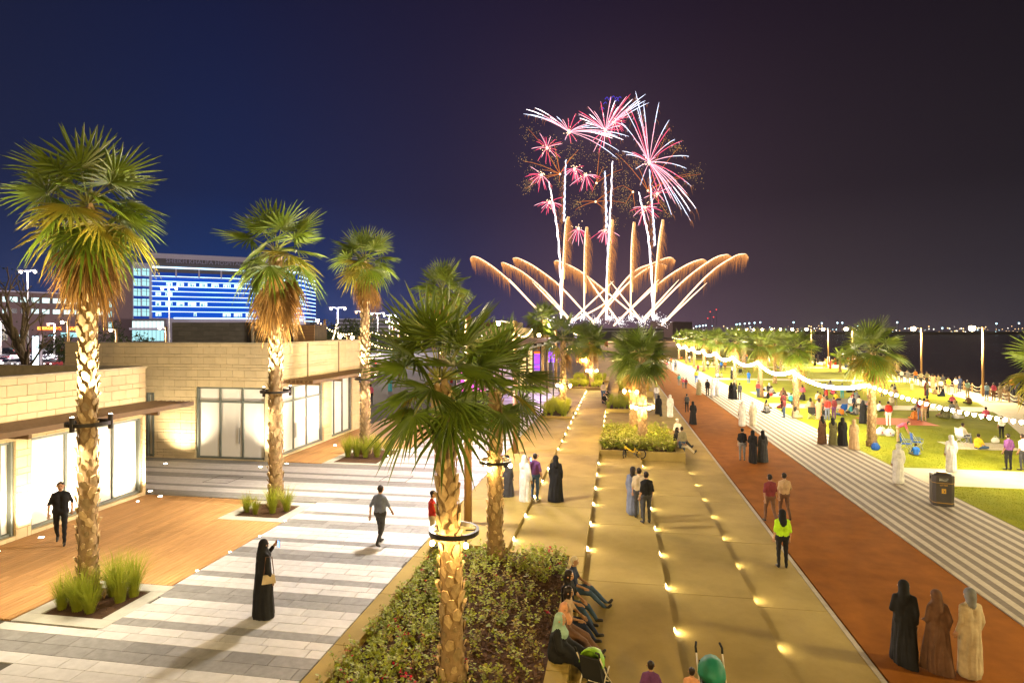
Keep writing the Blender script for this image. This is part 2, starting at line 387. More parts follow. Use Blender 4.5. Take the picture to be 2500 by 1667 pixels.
for a, c in zip(ys[0::2], ys[1::2]):
    n_ = max(2, int((c - a) / 3)); yy = [a + (c - a) * i / n_ for i in range(n_ + 1)]
    b.poly([(13.62, a, -.682), *[(ne_x(q), q, -.682) for q in yy], (13.62, c, -.682)])
lawn = struct(b.build('lawn', 'lawn'))
b = MB()
for a, c in PATHS: b.poly([(13.62, a, -.686), (ne_x(a) + .3, a, -.686), (ne_x(c) + .3, c, -.686), (13.62, c, -.686)])
struct(b.build('lawn_path', 'path'))
b = MB(); b.poly([(x, y, -.684) for x, y in near_edge] + [(x - .3, y, -.684) for x, y in coast[::-1] if y <= 260]); struct(b.build('promenade', 'path'))
# short turf standing on the nearest lawn
random.seed(21); b = MB()
for i in range(52000):
    y = 17 + 30 * random.random() ** 1.3
    if 29.5 < y < 33.3: continue
    x = 13.63 + random.random() * min(ne_x(y) - 13.65, 14)
    q = random.random() * 6.28; h = random.uniform(.02, .05); w_ = .012; lx, ly = random.uniform(-.03, .03), random.uniform(-.03, .03)
    b.add([(x - w_ * math.cos(q), y - w_ * math.sin(q), -.684), (x + w_ * math.cos(q), y + w_ * math.sin(q), -.684), (x + lx, y + ly, -.684 + h)], [(0, 1, 2)])
o = b.build('turf', 'grass_blade', kind='stuff'); tag(o, 'short green turf blades covering the near lawn', 'grass')
# rocks along the water
random.seed(4); b = MB(); ROCKV, ROCKF = ICO1
for (xa, ya), (xb, yb) in zip(coast[1:10], coast[2:11]):
    L = math.hypot(xb - xa, yb - ya)
    for i in range(int(L * 2.4)):
        t_ = random.random(); r = random.uniform(.25, .7); c = (xa + (xb - xa) * t_ + random.uniform(.1, 3.2), ya + (yb - ya) * t_, -1.25 + random.uniform(-.3, .25))
        M = Matrix.Rotation(random.random() * 6, 3, 'Z'); b.add([Vector(c) + M @ Vector((v.x * r * random.uniform(.7, 1.3), v.y * r * random.uniform(.6, 1.1), v.z * r * .7)) for v in ROCKV], ROCKF)
tag(b.build('shore_rocks', 'rock'), 'dark boulders heaped along the water below the promenade', 'rocks', kind='stuff')

# ------------------------------------------------------------------ tree pits: stone border, mulch, fountain grass
random.seed(31)
def chips(b, x0, x1, y0, y1, z, n_, s=.06):
    for i in range(n_):
        b.obox((random.uniform(x0, x1), random.uniform(y0, y1), z + random.uniform(0, .025)), (random.uniform(.5, 1.4) * s, random.uniform(.3, .6) * s, .012), random.random() * 3.1, 0, (random.uniform(-.5, .5), random.uniform(-.5, .5)))
def tuft_mesh(seed, nb=360, hgt=.95, spread=.55):
    rg = random.Random(seed); b = MB()
    for i in range(nb):
        q = rg.random() * 6.283; r0 = rg.random() * .09; lean = rg.random() ** .7 * spread; h = hgt * rg.uniform(.4, 1.1); w_ = rg.uniform(.0025, .005)
        px, py = r0 * math.cos(q), r0 * math.sin(q); dx, dy = math.cos(q + rg.uniform(-.5, .5)), math.sin(q + rg.uniform(-.5, .5)); sx, sy = -dy * w_, dx * w_
        pts = []
        for t_ in (0, .45, .8, 1):
            hh = h * (t_ - .28 * lean * t_ ** 3); rr = lean * h * (.25 * t_ + .95 * t_ ** 2.2); pts.append((px + dx * rr, py + dy * rr, hh))
        v = []
        for (x, y, z), k in zip(pts, (1, 1, .7, .05)): v += [(x - sx * k, y - sy * k, z), (x + sx * k, y + sy * k, z)]
        b.add(v, [(0, 1, 3, 2), (2, 3, 5, 4), (4, 5, 7, 6)])
    return b.mesh('blades', 'tuft')
TUFTS = [tuft_mesh(s_) for s_ in (1, 2, 3)]
def tree_pit(x0, x1, y0, y1, label, tufts, where):
    e = empty('tree_pit', ((x0 + x1) / 2, (y0 + y1) / 2, 0), 0, label, 'tree pit', 'tree pits in the plaza'); off = (-(x0 + x1) / 2, -(y0 + y1) / 2, 0); w_ = .36
    for (a, c, d_, f_) in ((x0, x1, y0, y0 + w_), (x0, x1, y1 - w_, y1), (x0, x0 + w_, y0 + w_, y1 - w_), (x1 - w_, x1, y0 + w_, y1 - w_)):
        blk('border_stone', e, 'border_stone', ((a + c) / 2 + off[0], (d_ + f_) / 2 + off[1], -.04), (c - a - .006, f_ - d_ - .006, .095))
    b = MB(); b.box(x0 + w_, x1 - w_, y0 + w_, y1 - w_, -.08, -.05); b.build('soil', 'soil', e, off=off)
    b = MB(); chips(b, x0 + w_ + .03, x1 - w_ - .03, y0 + w_ + .03, y1 - w_ - .03, -.05, 900, .07); b.build('mulch', 'mulch', e, off=off, kind='stuff')
    for i, (x, y, s_) in enumerate(tufts):
        t_ = mo('ornamental_grass', TUFTS[i % 3], None, (x, y, -.05), (0, 0, i * 1.3), (s_, s_, s_ * 1.05))
        tag(t_, '%s yellow-green grass clump from the left %s' % (('first', 'second', 'third', 'fourth', 'fifth', 'sixth', 'seventh')[i], where), 'grass clump', 'grass clumps in the tree pits')
tree_pit(-12.55, -10.35, 10.98, 13.1, 'square tree pit with stone border at foot of tall left palm', sorted([(-12.0, 11.65, .85), (-11.6, 11.65, 1.1), (-11.25, 11.6, .95), (-11.05, 12.2, 1.2), (-10.95, 12.5, 1.05), (-11.45, 12.45, 1.05), (-11.9, 11.85, .7)]), 'under the tall left palm')
tree_pit(-12.75, -10.46, 18.02, 20.2, 'square tree pit with stone border around the second palm', sorted([(-12.25, 18.9, .75), (-11.85, 18.75, .7), (-11.35, 18.95, 1.0), (-11.0, 19.25, .9)]), 'under the second palm')
tree_pit(-13.3, -10.46, 26.3, 30.2, 'long tree pit with stone border beside the far timber deck', sorted([(-12.8, 28.0, 1.2), (-12.4, 28.1, 1.2), (-11.9, 28.0, 1.1), (-11.4, 28.2, 1.25), (-11.0, 28.6, 1.0), (-12.1, 28.9, 1.1)]), 'under the third palm')

# ------------------------------------------------------------------ planting bed in the foreground, bougainvillea over bark mulch
random.seed(41)
e = empty('planting_bed', (-3.1, 11.5, -.1), 0, 'long foreground planting bed of flowering shrubs and bark mulch', 'planting bed'); off = (3.1, -11.5, .1)
b = MB(); b.box(*NEAR_BED, -.5, -.16); b.build('soil', 'soil', e, off=off)
b = MB(); chips(b, NEAR_BED[0] + .05, NEAR_BED[1] - .05, 7.5, NEAR_BED[3] - .05, -.155, 6000, .085); b.build('mulch', 'mulch', e, off=off, kind='stuff')
def sprigs(name, mats, n_, region, zbase, hrange, leaf, dens, seed, flower=.0, dry=.0):
    rg = random.Random(seed); b = MB()
    for i in range(n_):
        x, y = rg.uniform(region[0], region[1]), rg.uniform(region[2], region[3])
        if dens and rg.random() > dens(x, y): continue
        h = rg.uniform(*hrange); q = rg.random() * 6.283; ln = rg.uniform(.05, .55) * h; tx, ty = ln * math.cos(q), ln * math.sin(q); isdry = rg.random() < (dry(x, y) if callable(dry) else dry)
        b.add([(x - .004, y, zbase), (x + .004, y, zbase), (x + tx + .002, y + ty, zbase + h), (x + tx - .002, y + ty, zbase + h)], [(0, 1, 2, 3)], 1)
        fl = rg.random() < flower
        for k in range(rg.randint(9, 16)):
            t_ = rg.uniform(.2, 1); a = rg.random() * 6.283; s_ = leaf * rg.uniform(.6, 1.25); up = rg.uniform(-.4, .8)
            c = Vector((x + tx * t_ + rg.uniform(-.05, .05), y + ty * t_ + rg.uniform(-.05, .05), zbase + h * t_)); d1 = Vector((math.cos(a), math.sin(a), up)).normalized(); d2 = d1.cross(Vector((rg.uniform(-.6, .6), rg.uniform(-.6, .6), 1))).normalized()
            mi = 1 if isdry and rg.random() < .75 else 0
            if fl and t_ > .72: mi = 2; s_ *= .9
            b.add([c, c + d1 * s_ * .5 + d2 * s_ * .34, c + d1 * s_, c + d1 * s_ * .5 - d2 * s_ * .34], [(0, 1, 2, 3)], mi)
    return b
def dens_bed(x, y):
    lush = max(0, 1 - (x + 4.9) / 1.9); lush = max(lush, .9 if (y > 15.4 and x > -2.6) else 0, .65 if y < 10.2 else 0)
    return min(1, .33 + .75 * lush) * (.25 if x > -1.75 and y < 15 else 1)
b = sprigs('shrubs', None, 2700, (-5.02, -1.3, 7.6, 16.95), -.15, (.14, .40), .08, dens_bed, 5, flower=.05, dry=lambda x, y: .12 if x < -3.7 else (.22 if y > 15 else .5))
b.build('shrub_foliage', ['shrub_leaf', 'shrub_dry', 'flower'], e, off=off, kind='stuff')

# ------------------------------------------------------------------ raised planters further along the terraces
def planter(x0, x1, y0, y1, z1, zb, label, fill, seed):
    e = empty('planter', ((x0 + x1) / 2, (y0 + y1) / 2, zb), 0, label, 'planter', 'raised concrete planters'); off = (-(x0 + x1) / 2, -(y0 + y1) / 2, -zb); w_ = .42
    for (a, c, d_, f_) in ((x0, x1, y0, y0 + w_ * .6), (x0, x1, y1 - w_, y1), (x0, x0 + .08, y0 + w_ * .6, y1 - w_), (x1 - w_, x1, y0 + w_ * .6, y1 - w_)):
        blk('wall_slab', e, 'concrete', ((a + c) / 2 + off[0], (d_ + f_) / 2 + off[1], (z1 + zb) / 2 - zb), (c - a - .004, f_ - d_ - .004, z1 - zb))
    b = MB(); b.box(x0 + .06, x1 - w_ + .02, y0 + .2, y1 - w_ + .02, zb, z1 - .06); b.build('soil', 'soil', e, off=off)
    reg = (x0 + .15, x1 - w_ - .05, y0 + w_ * .6 + .08, y1 - w_ - .1); area = (reg[1] - reg[0]) * (reg[3] - reg[2])
    if fill == 'shrub':
        b = sprigs('s', None, int(area * 55), reg, z1 - .06, (.25, .7), .13, None, seed, 0, .12); b.build('shrub_foliage', ['shrub_leaf', 'shrub_dry', 'flower'], e, off=off, kind='stuff')
    else:
        rg = random.Random(seed); b = MB(); base = TUFTS[0]
        vv = [v.co.copy() for v in base.vertices]; ff = [tuple(p_.vertices) for p_ in base.polygons][::2]
        for i in range(int(area * 3.2)):
            x, y, s_ = rg.uniform(reg[0], reg[1]), rg.uniform(reg[2], reg[3]), rg.uniform(.8, 1.2) * (.75 if fill == 'low' else 1.05); M = Matrix.Rotation(rg.random() * 6, 3, 'Z')
            b.add([Vector((x, y, z1 - .06)) + (M @ v) * s_ for v in vv], ff)
        b.build('grass_foliage', 'tuft', e, off=off, kind='stuff')
    return e
planter(-.84, 3.45, 31.9, 39.0, -.08, -.72, 'raised planter of low shrubs with the yellow bicycle in front', 'shrub', 51)
planter(-.84, 1.95, 48.9, 56, -.08, -.60, 'raised planter of short grass two rows behind the bicycle planter', 'low', 52)
planter(-5.3, -3.02, 42.6, 49.5, .12, -.1, 'planter of tall pale grass beside the pergola posts', 'tall', 53)
planter(-5.3, -.86, 64.5, 70, .15, -.5, 'wide grass planter in front of the pair of lamp-ringed palms', 'low', 54)
planter(-5.3, -.86, 73.5, 80, .15, -.5, 'farther wide grass planter behind the seated pair', 'low', 55)
planter(.2, 3.6, 62, 76, .05, -.7, 'long planter of pale grass right of the far walkway', 'tall', 56)
# ------------------------------------------------------------------ stone-clad pavilions
def rect_minus(r, ops):
    out_ = [r]
    for o in ops:
        new = []
        for a, c, z0, z1 in out_:
            if o[1] <= a or o[0] >= c or o[3] <= z0 or o[2] >= z1: new.append((a, c, z0, z1)); continue
            if o[0] > a: new.append((a, o[0], z0, z1))
            if o[1] < c: new.append((o[1], c, z0, z1))
            m0, m1 = max(a, o[0]), min(c, o[1])
            if o[2] > z0: new.append((m0, m1, z0, o[2]))
            if o[3] < z1: new.append((m0, m1, o[3], z1))
        out_ = new
    return [q for q in out_ if q[1] - q[0] > .03 and q[3] - q[2] > .02]
def clad(parent, O, U, Nn, W, ztop, pattern, L, depth, ops, mat='stone_block', limit=290, far=None):
    """courses of stone blocks on the wall through O (world, z 0) running along U, outward normal Nn"""
    U, Nn, O = Vector(U), Vector(Nn), Vector(O); PO = parent.location; rz = math.atan2(U.y, U.x); pcs = []; z = ztop; i = 0
    while z > .02:
        h = pattern[i % len(pattern)]; z0 = max(z - h, 0); x = -L * (.5 if i % 2 else 0)
        while x < W:
            a, c = max(x, 0), min(x + L, W); x += L
            if c - a < .02: continue
            pcs += rect_minus((a, c, z0, z), ops)
        z = z0; i += 1
    if far: pcs.sort(key=far)
    g_ = .014
    for k, (a, c, z0, z1) in enumerate(pcs[:limit]):
        p_ = O + U * ((a + c) / 2) - Nn * (depth / 2) + Vector((0, 0, (z0 + z1) / 2)) - PO
        blk('stone', parent, mat, p_, (c - a - g_, depth + random.uniform(0, .004), z1 - z0 - g_), (0, 0, rz))
    if pcs[limit:]:
        b = MB()
        for a, c, z0, z1 in pcs[limit:]:
            p_ = O + U * ((a + c) / 2) - Nn * (depth / 2) + Vector((0, 0, (z0 + z1) / 2)) - PO; b.obox(p_, (c - a - g_, depth, z1 - z0 - g_), rz)
        b.build('stone_courses', mat, parent, kind='stuff')
def shopfront(parent, O, U, Nn, u0, u1, z0, z1, mull, trans, set_=.2, doors=()):
    """frame bars and white film panes set back in an opening"""
    U, Nn, O = Vector(U), Vector(Nn), Vector(O); PO = parent.location; rz = math.atan2(U.y, U.x); fw = .085
    def bar(a, c, b0, b1, d=.09, nm='window_frame', mat='frame_metal', o_=0): blk(nm, parent, mat, O + U * ((a + c) / 2) - Nn * (set_ - o_) + Vector((0, 0, (b0 + b1) / 2)) - PO, (c - a, d, b1 - b0), (0, 0, rz))
    bar(u0, u0 + fw, z0, z1, .24); bar(u1 - fw, u1, z0, z1, .24); bar(u0 + fw, u1 - fw, z1 - fw, z1, .16); bar(u0 + fw, u1 - fw, z0, z0 + fw, .16)
    us = [u0 + fw] + [m for m in mull] + [u1 - fw]
    for m in mull: bar(m - .04, m + .04, z0 + fw, z1 - fw, .11)
    zs = [(z0 + fw, z1 - fw)] if not trans else [(z0 + fw, trans - .045), (trans + .045, z1 - fw)]
    for a, c in zip(us, us[1:]):
        a += .04 if a in mull else 0; c -= .04 if c in mull else 0
        if trans: bar(a, c, trans - .045, trans + .045, .10)
        for q0, q1 in zs: bar(a + .004, c - .004, q0 + .004, q1 - .004, .02, 'pane', 'film_white', -.02)
    for dx, z_ in doors:
        blk('door_handle', parent, 'steel', O + U * dx - Nn * (set_ - .12) + Vector((0, 0, z_)) - PO, (.03, .04, .75), (0, 0, rz))
PAT = [.155, .33, .145, .33, .145, .125, .33, .145, .33]
# --- near-left pavilion: wall along Y at x = -17.2
A = empty('pavilion', (-17.2, 20.2, 0), 0, 'near-left stone pavilion with white shopfront and slatted brown canopy', 'building', 'stone clad pavilions'); off = (17.2, -20.2, 0)
b = MB(); b.box(-32, -17.46, 6, 20.19, 0, 4.25); b.build('wall', 'stone_joint', A, off=off)
opsA = [(.16, 4.52, .13, 2.88), (5.0, 9.0, .13, 2.88)]          # u measured from the far corner towards the viewer
clad(A, (-17.2, 20.2, 0), (0, -1, 0), (1, 0, 0), 9.0, 4.70, [.19, .34, .18, .34], .62, .25, opsA)
shopfront(A, (-17.2, 20.2, 0), (0, -1, 0), (1, 0, 0), .16, 4.52, .13, 2.88, [1.32, 2.55, 3.2], None)
shopfront(A, (-17.2, 20.2, 0), (0, -1, 0), (1, 0, 0), 5.0, 9.0, .13, 2.88, [5.35, 7], None)
b = MB(); b.box(-17.50, -17.16, 6, 20.24, 4.70, 4.77); b.box(-32, -17.52, 19.96, 20.24, 4.70, 4.77); b.box(-32, -17.52, 19.98, 20.22, 4.2, 4.70); b.build('coping', 'coping', A, off=off)
b = MB(); b.box(-31.9, -17.5, 6, 19.96, 4.25, 4.29); b.build('roof', 'roof_dark', A, off=off)
def canopy(parent, off, x0, x1, y0, y1, z, n_):
    for i in range(n_):
        x = x0 + (x1 - x0) * i / (n_ - 1); blk('canopy_slat', parent, 'canopy_brown', (x + off[0], (y0 + y1) / 2 + off[1] + .05 * (i % 2), z + off[2] + .03), (.055, y1 - y0, .16))
    y = y0 + .9
    while y < y1:
        blk('bracket', parent, 'canopy_brown', ((x0 + x1) / 2 + off[0] - .05, y + off[1], z - .12 + off[2]), (x1 - x0 + .1, .09, .12)); y += 2.35
canopy(A, off, -17.05, -15.5, 8.5, 20.55, 3.36, 9)
h = empty('roof_unit', (-22.5, 15.2, 4.29), 0, 'dark low plant unit on the roof of the near-left pavilion', 'roof unit')
b = MB(); b.box(-1.0, 1.0, -.5, .5, 0, .34); b.build('casing', 'dark_metal', h)
b = MB()
for i in range(7): b.box(-.9 + i * .27, -.76 + i * .27, -.52, -.505, .06, .28)
b.build('grille', 'roof_dark', h)
# --- central pavilion: front at y = 26.2, side along x = -15.75
B = empty('pavilion', (-15.75, 26.2, 0), 0, 'central stone pavilion with glazed corner and grey rooftop box', 'building', 'stone clad pavilions'); off = (15.75, -26.2, 0)
b = MB(); b.box(-26.8, -16.02, 26.46, 35.9, 0, 5.0); b.build('wall', 'stone_joint', B, off=off)
clad(B, (-26.8, 26.2, 0), (1, 0, 0), (0, -1, 0), 11.05, 5.45, PAT, .605, .25, [(7.15, 10.72, .05, 3.42), (4.55, 4.95, .05, 3.1)], limit=300, far=lambda q: abs(q[0] - 8.5) + (3 if q[0] < 4.6 and q[2] < 3 else 0))
shopfront(B, (-26.8, 26.2, 0), (1, 0, 0), (0, -1, 0), 7.15, 10.72, .05, 3.42, [8.33, 9.5], 2.72, doors=[(9.38, 1.15)])
shopfront(B, (-26.8, 26.2, 0), (1, 0, 0), (0, -1, 0), 4.55, 4.95, .05, 3.1, [], None, .1)
clad(B, (-15.75, 26.46, 0), (0, 1, 0), (1, 0, 0), 9.7, 5.45, PAT, .9, .25, [(.35, 4.9, .08, 3.35), (5.9, 8.6, .08, 3.35)], limit=290)
shopfront(B, (-15.75, 26.46, 0), (0, 1, 0), (1, 0, 0), .35, 4.9, .08, 3.35, [.75, 2.05, 3.35], 2.6, doors=[(1.98, 1.1), (2.12, 1.1)])
shopfront(B, (-15.75, 26.46, 0), (0, 1, 0), (1, 0, 0), 5.9, 8.6, .08, 3.35, [6.5, 7.6], None)
b = MB(); b.box(-26.84, -15.70, 26.16, 26.50, 5.45, 5.52); b.box(-16.04, -15.70, 26.52, 36.2, 5.45, 5.52); b.box(-26.84, -16.06, 35.9, 36.2, 5.0, 5.52); b.build('coping', 'coping', B, off=off)
b = MB(); b.box(-26.7, -16.06, 26.5, 35.9, 5.0, 5.04); b.build('roof', 'roof_dark', B, off=off)
for (y_, d_) in ((29.6, .14), (33.2, .14)): blk('joint_strip', B, 'stone_joint', (-15.744 - B.location.x, y_ - B.location.y, 4.55), (.02, d_, 1.78))
canopy(B, off, -15.6, -14.1, 26.9, 40.5, 3.62, 8)
r_ = empty('rooftop_box', (-22.7, 31.5, 5.04), 0, 'grey block-clad plant room on the central pavilion roof', 'plant room')
b = MB(); b.box(-2.38, 2.38, .02, 2.4, 0, 1.5); b.build('core', 'roof_dark', r_)
for i in range(6):
    x = -2.4 - (.4 if i % 2 else 0)
    while x < 2.4:
        a, c = max(x, -2.4), min(x + .8, 2.4); x += .8
        if c - a > .03: blk('block', r_, 'grey_cladding', ((a + c) / 2, 0, .13 + i * .25), (c - a - .01, .06, .24))
r_ = empty('rooftop_box', (-19.2, 31.3, 5.04), 0, 'dark open rooftop enclosure between grey box and wooden box', 'plant room')
for x, w_, z0, z1, m_ in ((-1.0, .14, 0, 1.5, 'dark_metal'), (-.72, .1, 0, 1.36, 'steel'), (.25, .1, 0, 1.36, 'steel'), (1.2, .1, 0, 1.36, 'steel')): blk('post', r_, m_, (x, 0, (z0 + z1) / 2), (w_, .12, z1 - z0))
blk('back_panel', r_, 'roof_dark', (.1, .8, .7), (2.3, .05, 1.4)); blk('lintel', r_, 'brown_cladding', (-.23, 0, 1.18), (.86, .08, .34)); blk('lintel', r_, 'brown_cladding', (.72, 0, 1.2), (.84, .08, .26)); blk('top_rail', r_, 'dark_metal', (.1, 0, 1.46), (2.4, .14, .08))
r_ = empty('rooftop_box', (-16.9, 31.4, 5.04), 0, 'slatted brown timber box at right end of the rooftop', 'plant room')
b = MB(); b.box(-.58, .58, .03, 1.5, 0, 1.36); b.build('core', 'roof_dark', r_)
for i in range(9): blk('slat', r_, 'brown_cladding', (0, 0, .075 + i * .15), (1.2, .05, .135))
# --- box building beyond the pergola
C_ = empty('far_pavilion', (-10.8, 62, 0), 0, 'pale stone pavilion with brown roof box behind the foreground palm crown', 'building')
b = MB(); b.box(-3.4, .9, 0, 12, 0, 6.3); b.build('wall', 'stone_block', C_); b = MB(); b.box(-3.3, .2, 1.5, 8, 6.3, 6.95); b.build('roof_box', 'canopy_brown', C_); b = MB(); b.box(-3.5, 1.0, -.1, 12.1, 6.3, 6.36); b.build('coping', 'coping', C_)
b = MB(); b.box(-3.0, .4, -.03, -.01, .2, 3.4); b.build('shop_window', 'film_white', C_)

# ------------------------------------------------------------------ in-ground uplights on the facades
UB = MB(); UB.lathe([(.09, 0), (.09, .012), (.075, .014)], n=14); UP_RING = UB.mesh('rim', 'steel')
UB = MB(); UB.lathe([(.07, .012), (.07, .018), (.03, .02)], n=14); UP_LENS = UB.mesh('lens', 'uplight_glow')
ups = [((101, 1312), 'in front of the near shop window', (-17.3, 0, 3.0)), ((367, 1199), 'at the corner of the near-left pavilion', (-17.2, 0, 3.2)), ((391, 1212), 'on the timber deck corner', (-17.2, 0, 2.4)),
       ((404, 1132), 'before the blank stone wall', (0, 26.2, 2.5)), ((636, 1140), 'before the front shop window', (0, 26.2, 2.6)), ((700, 1132), 'behind the second palm at the glazed corner', (-15.8, 0, 2.6)), ((818, 1087), 'on the far deck near the double door', (-15.8, 0, 2.8)), ((850, 1043), 'near the far deck corner', (-15.8, 0, 2.6)), ((868, 1047), 'on the far deck beside the third palm', (-15.8, 0, 2.8))]
for (u, v), wh, tg in ups:
    p_ = G(u, v, .016); e = empty('ground_uplight', p_, 0, 'round in-ground uplight ' + wh, 'ground light', 'in-ground uplights'); mo('rim', UP_RING, e); mo('lens', UP_LENS, e)
    tg = Vector((tg[0] or p_.x, tg[1] or p_.y, tg[2])); spot('uplight_beam', p_ + Vector((0, 0, .05)), tg, 420, WARMW, 105, .85, .05)
for x, wh in ((-19.5, 'hidden by the palm'),):
    pass
for y, wh in ((14.3, 'left part'), (17.0, 'middle part'), (19.3, 'right part')):
    p_ = Vector((-16.75, y, .016))
    e = empty('ground_uplight', p_, 0, 'small in-ground uplight washing the %s of the near shop window' % wh, 'ground light', 'in-ground uplights'); mo('rim', UP_RING, e, scale=(.6, .6, 1)); mo('lens', UP_LENS, e, scale=(.6, .6, 1))
    spot('uplight_beam', p_ + Vector((0, 0, .05)), (-17.5, y, 2.0), 300, WARMW, 120, .9, .05)
for i, (u, v) in enumerate(((481, 1394), (561, 1348), (634, 1309), (696, 1272), (948, 1112))):
    p_ = G(u, v, .012); e = empty('marker_light', p_, 0, '%s small marker light along the timber deck edge' % ORD[i], 'marker light', 'deck edge marker lights'); mo('rim', UP_RING, e, scale=(.35, .35, 1)); mo('lens', UP_LENS, e, scale=(.45, .45, 1.1))

# ------------------------------------------------------------------ lamp posts
def lamp_post(x, y, z0, zh, label, power, col=WARMW, arm=(-1.0, 0), group='timber lamp posts', globe=.13, lit=True, mat='wood_post', r=.13, twin=False):
    e = empty('lamp_post', (x, y, z0), 0, label, 'lamp post', group); h_ = zh - z0
    b = MB(); b.lathe([(r, 0), (r * .92, h_ * .5), (r * .8, h_ + .12)], n=10); b.build('post', mat, e, True)
    b = MB(); b.tube([(0, 0, h_ - .02), (arm[0] * .9, arm[1] * .9, h_ + .14)], .03, 6)
    if twin: b.tube([(0, 0, h_ - .02), (-arm[0] * .9, -arm[1] * .9, h_ + .14)], .03, 6)
    b.build('arm', 'dark_metal', e)
    for sgn in ((1, -1) if twin else (1,)):
        b = MB(); b.lathe([(globe * .75, globe * .72), (globe * .8, globe * .95), (globe * .3, globe * 1.2)], (arm[0] * sgn, arm[1] * sgn, h_), 12); b.build('lamp_hood', 'dark_metal', e)
        b = MB(); ball(b, (arm[0] * sgn, arm[1] * sgn, h_), globe, hi=True); b.build('lamp_globe', 'lamp_globe', e, True)
        if lit: point('lamp_light', (x + arm[0] * sgn, y + arm[1] * sgn, zh - globe - .1), power, col, .28)
    return e
lamp_post(-4.63, 18.98, 0, 6.45, 'timber lamp post rising through the foreground palm crown', 2100, (1, .89, .78), (-1.2, .1))
lamp_post(-4.95, 30.2, 0, 6.45, 'timber lamp post behind the near pair of palms', 1700, (1, .76, .42), (-.9, .1))
lamp_post(-5.3, -3.2, 0, 7.2, 'unseen timber lamp post added behind the viewer on the plaza side', 2500, (1, .76, .40), (-1.0, 0))  # unseen, carries the post row on; added to light the near plaza
lamp_post(4.2, -4.5, ZR, 7.2, 'unseen timber lamp post added behind the viewer beside the red track', 2800, (1, .64, .16), (-1.0, 0))  # unseen, added to light the near terraces and track
lamp_post(21, 11, ZR, 6.8, 'tall lamp post outside the right edge beside the lawn', 5200, (1, .80, .40), (-1.0, 0))
lamp_post(30, 27, ZR, 6.8, 'tall waterfront lamp post just outside the right edge', 5200, (1, .80, .42), (-1.0, 0))
sea_lamps = [(37.05, 70.1), (40.2, 90), (39.4, 112), (41.0, 129), (41.7, 142), (42.5, 156), (43.3, 170), (44.4, 184), (45.5, 200), (46.6, 217), (48, 236), (49, 256)]
for i, (x, y) in enumerate(sea_lamps):
    lamp_post(x, y, ZR, 6.3, '%s tall waterfront lamp post from the right edge' % ('first' if i == 0 else ORD[i]), 9000 if i < 4 else 6000, (1, .78, .42), (-.95, .1), 'waterfront lamp posts', 0.30, lit=i < 5, r=.12)
# ------------------------------------------------------------------ rope rail at the waterfront
random.seed(2)
rp = empty('rope_railing', (38, 70, ZR), 0, 'low rope railing on short posts along the waterfront', 'railing'); b = MB(); pts = []
ys_ = [34 + i * 2.4 for i in range(44)]
def cx(y):
    for (xa, ya), (xb, yb) in zip(coast, coast[1:]):
        if ya <= y <= yb: return xa + (xb - xa) * (y - ya) / (yb - ya)
PB = MB(); PB.lathe([(.07, 0), (.07, .95), (.03, 1.0)], n=8); PM = PB.mesh('post', 'wood_post')
for y in ys_: mo('post', PM, rp, (cx(y) - .55 - 38, y - 70, .0))
for ya, yb in zip(ys_, ys_[1:]):
    for zz in (.85, .5):
        b.tube([(cx(ya + (yb - ya) * t_) - .55 - 38, ya + (yb - ya) * t_ - 70, zz - .22 * (1 - (2 * t_ - 1) ** 2)) for t_ in (0, .25, .5, .75, 1)], .025, 4)
b.build('rope', 'rope', rp)

# ------------------------------------------------------------------ steel pergola on the plaza side
pg = empty('pergola', (-8, 48, 0), 0, 'long dark steel pergola with slatted roof behind the foreground palms', 'pergola'); off = (8, -48, 0)
for i, y in enumerate([35.2, 38.5, 41.4, 45.6, 49.9, 55, 60.7, 66]):
    for x in (-5.55, -10.2): blk('post', pg, 'dark_metal', (x + off[0], y + off[1], 2.55), (.11, .11, 5.1))
    blk('beam', pg, 'dark_metal', (-7.9 + off[0], y + off[1], 5.12), (5.2, .1, .16))
for x in (-5.55, -10.2): blk('rail', pg, 'dark_metal', (x + off[0], 50.6 + off[1], 5.02), (.14, 31.2, .2))
for i in range(70): blk('slat', pg, 'canopy_brown', (-7.9 + off[0], 35.1 + i * .45 + off[1], 5.25), (5.3, .22, .05))
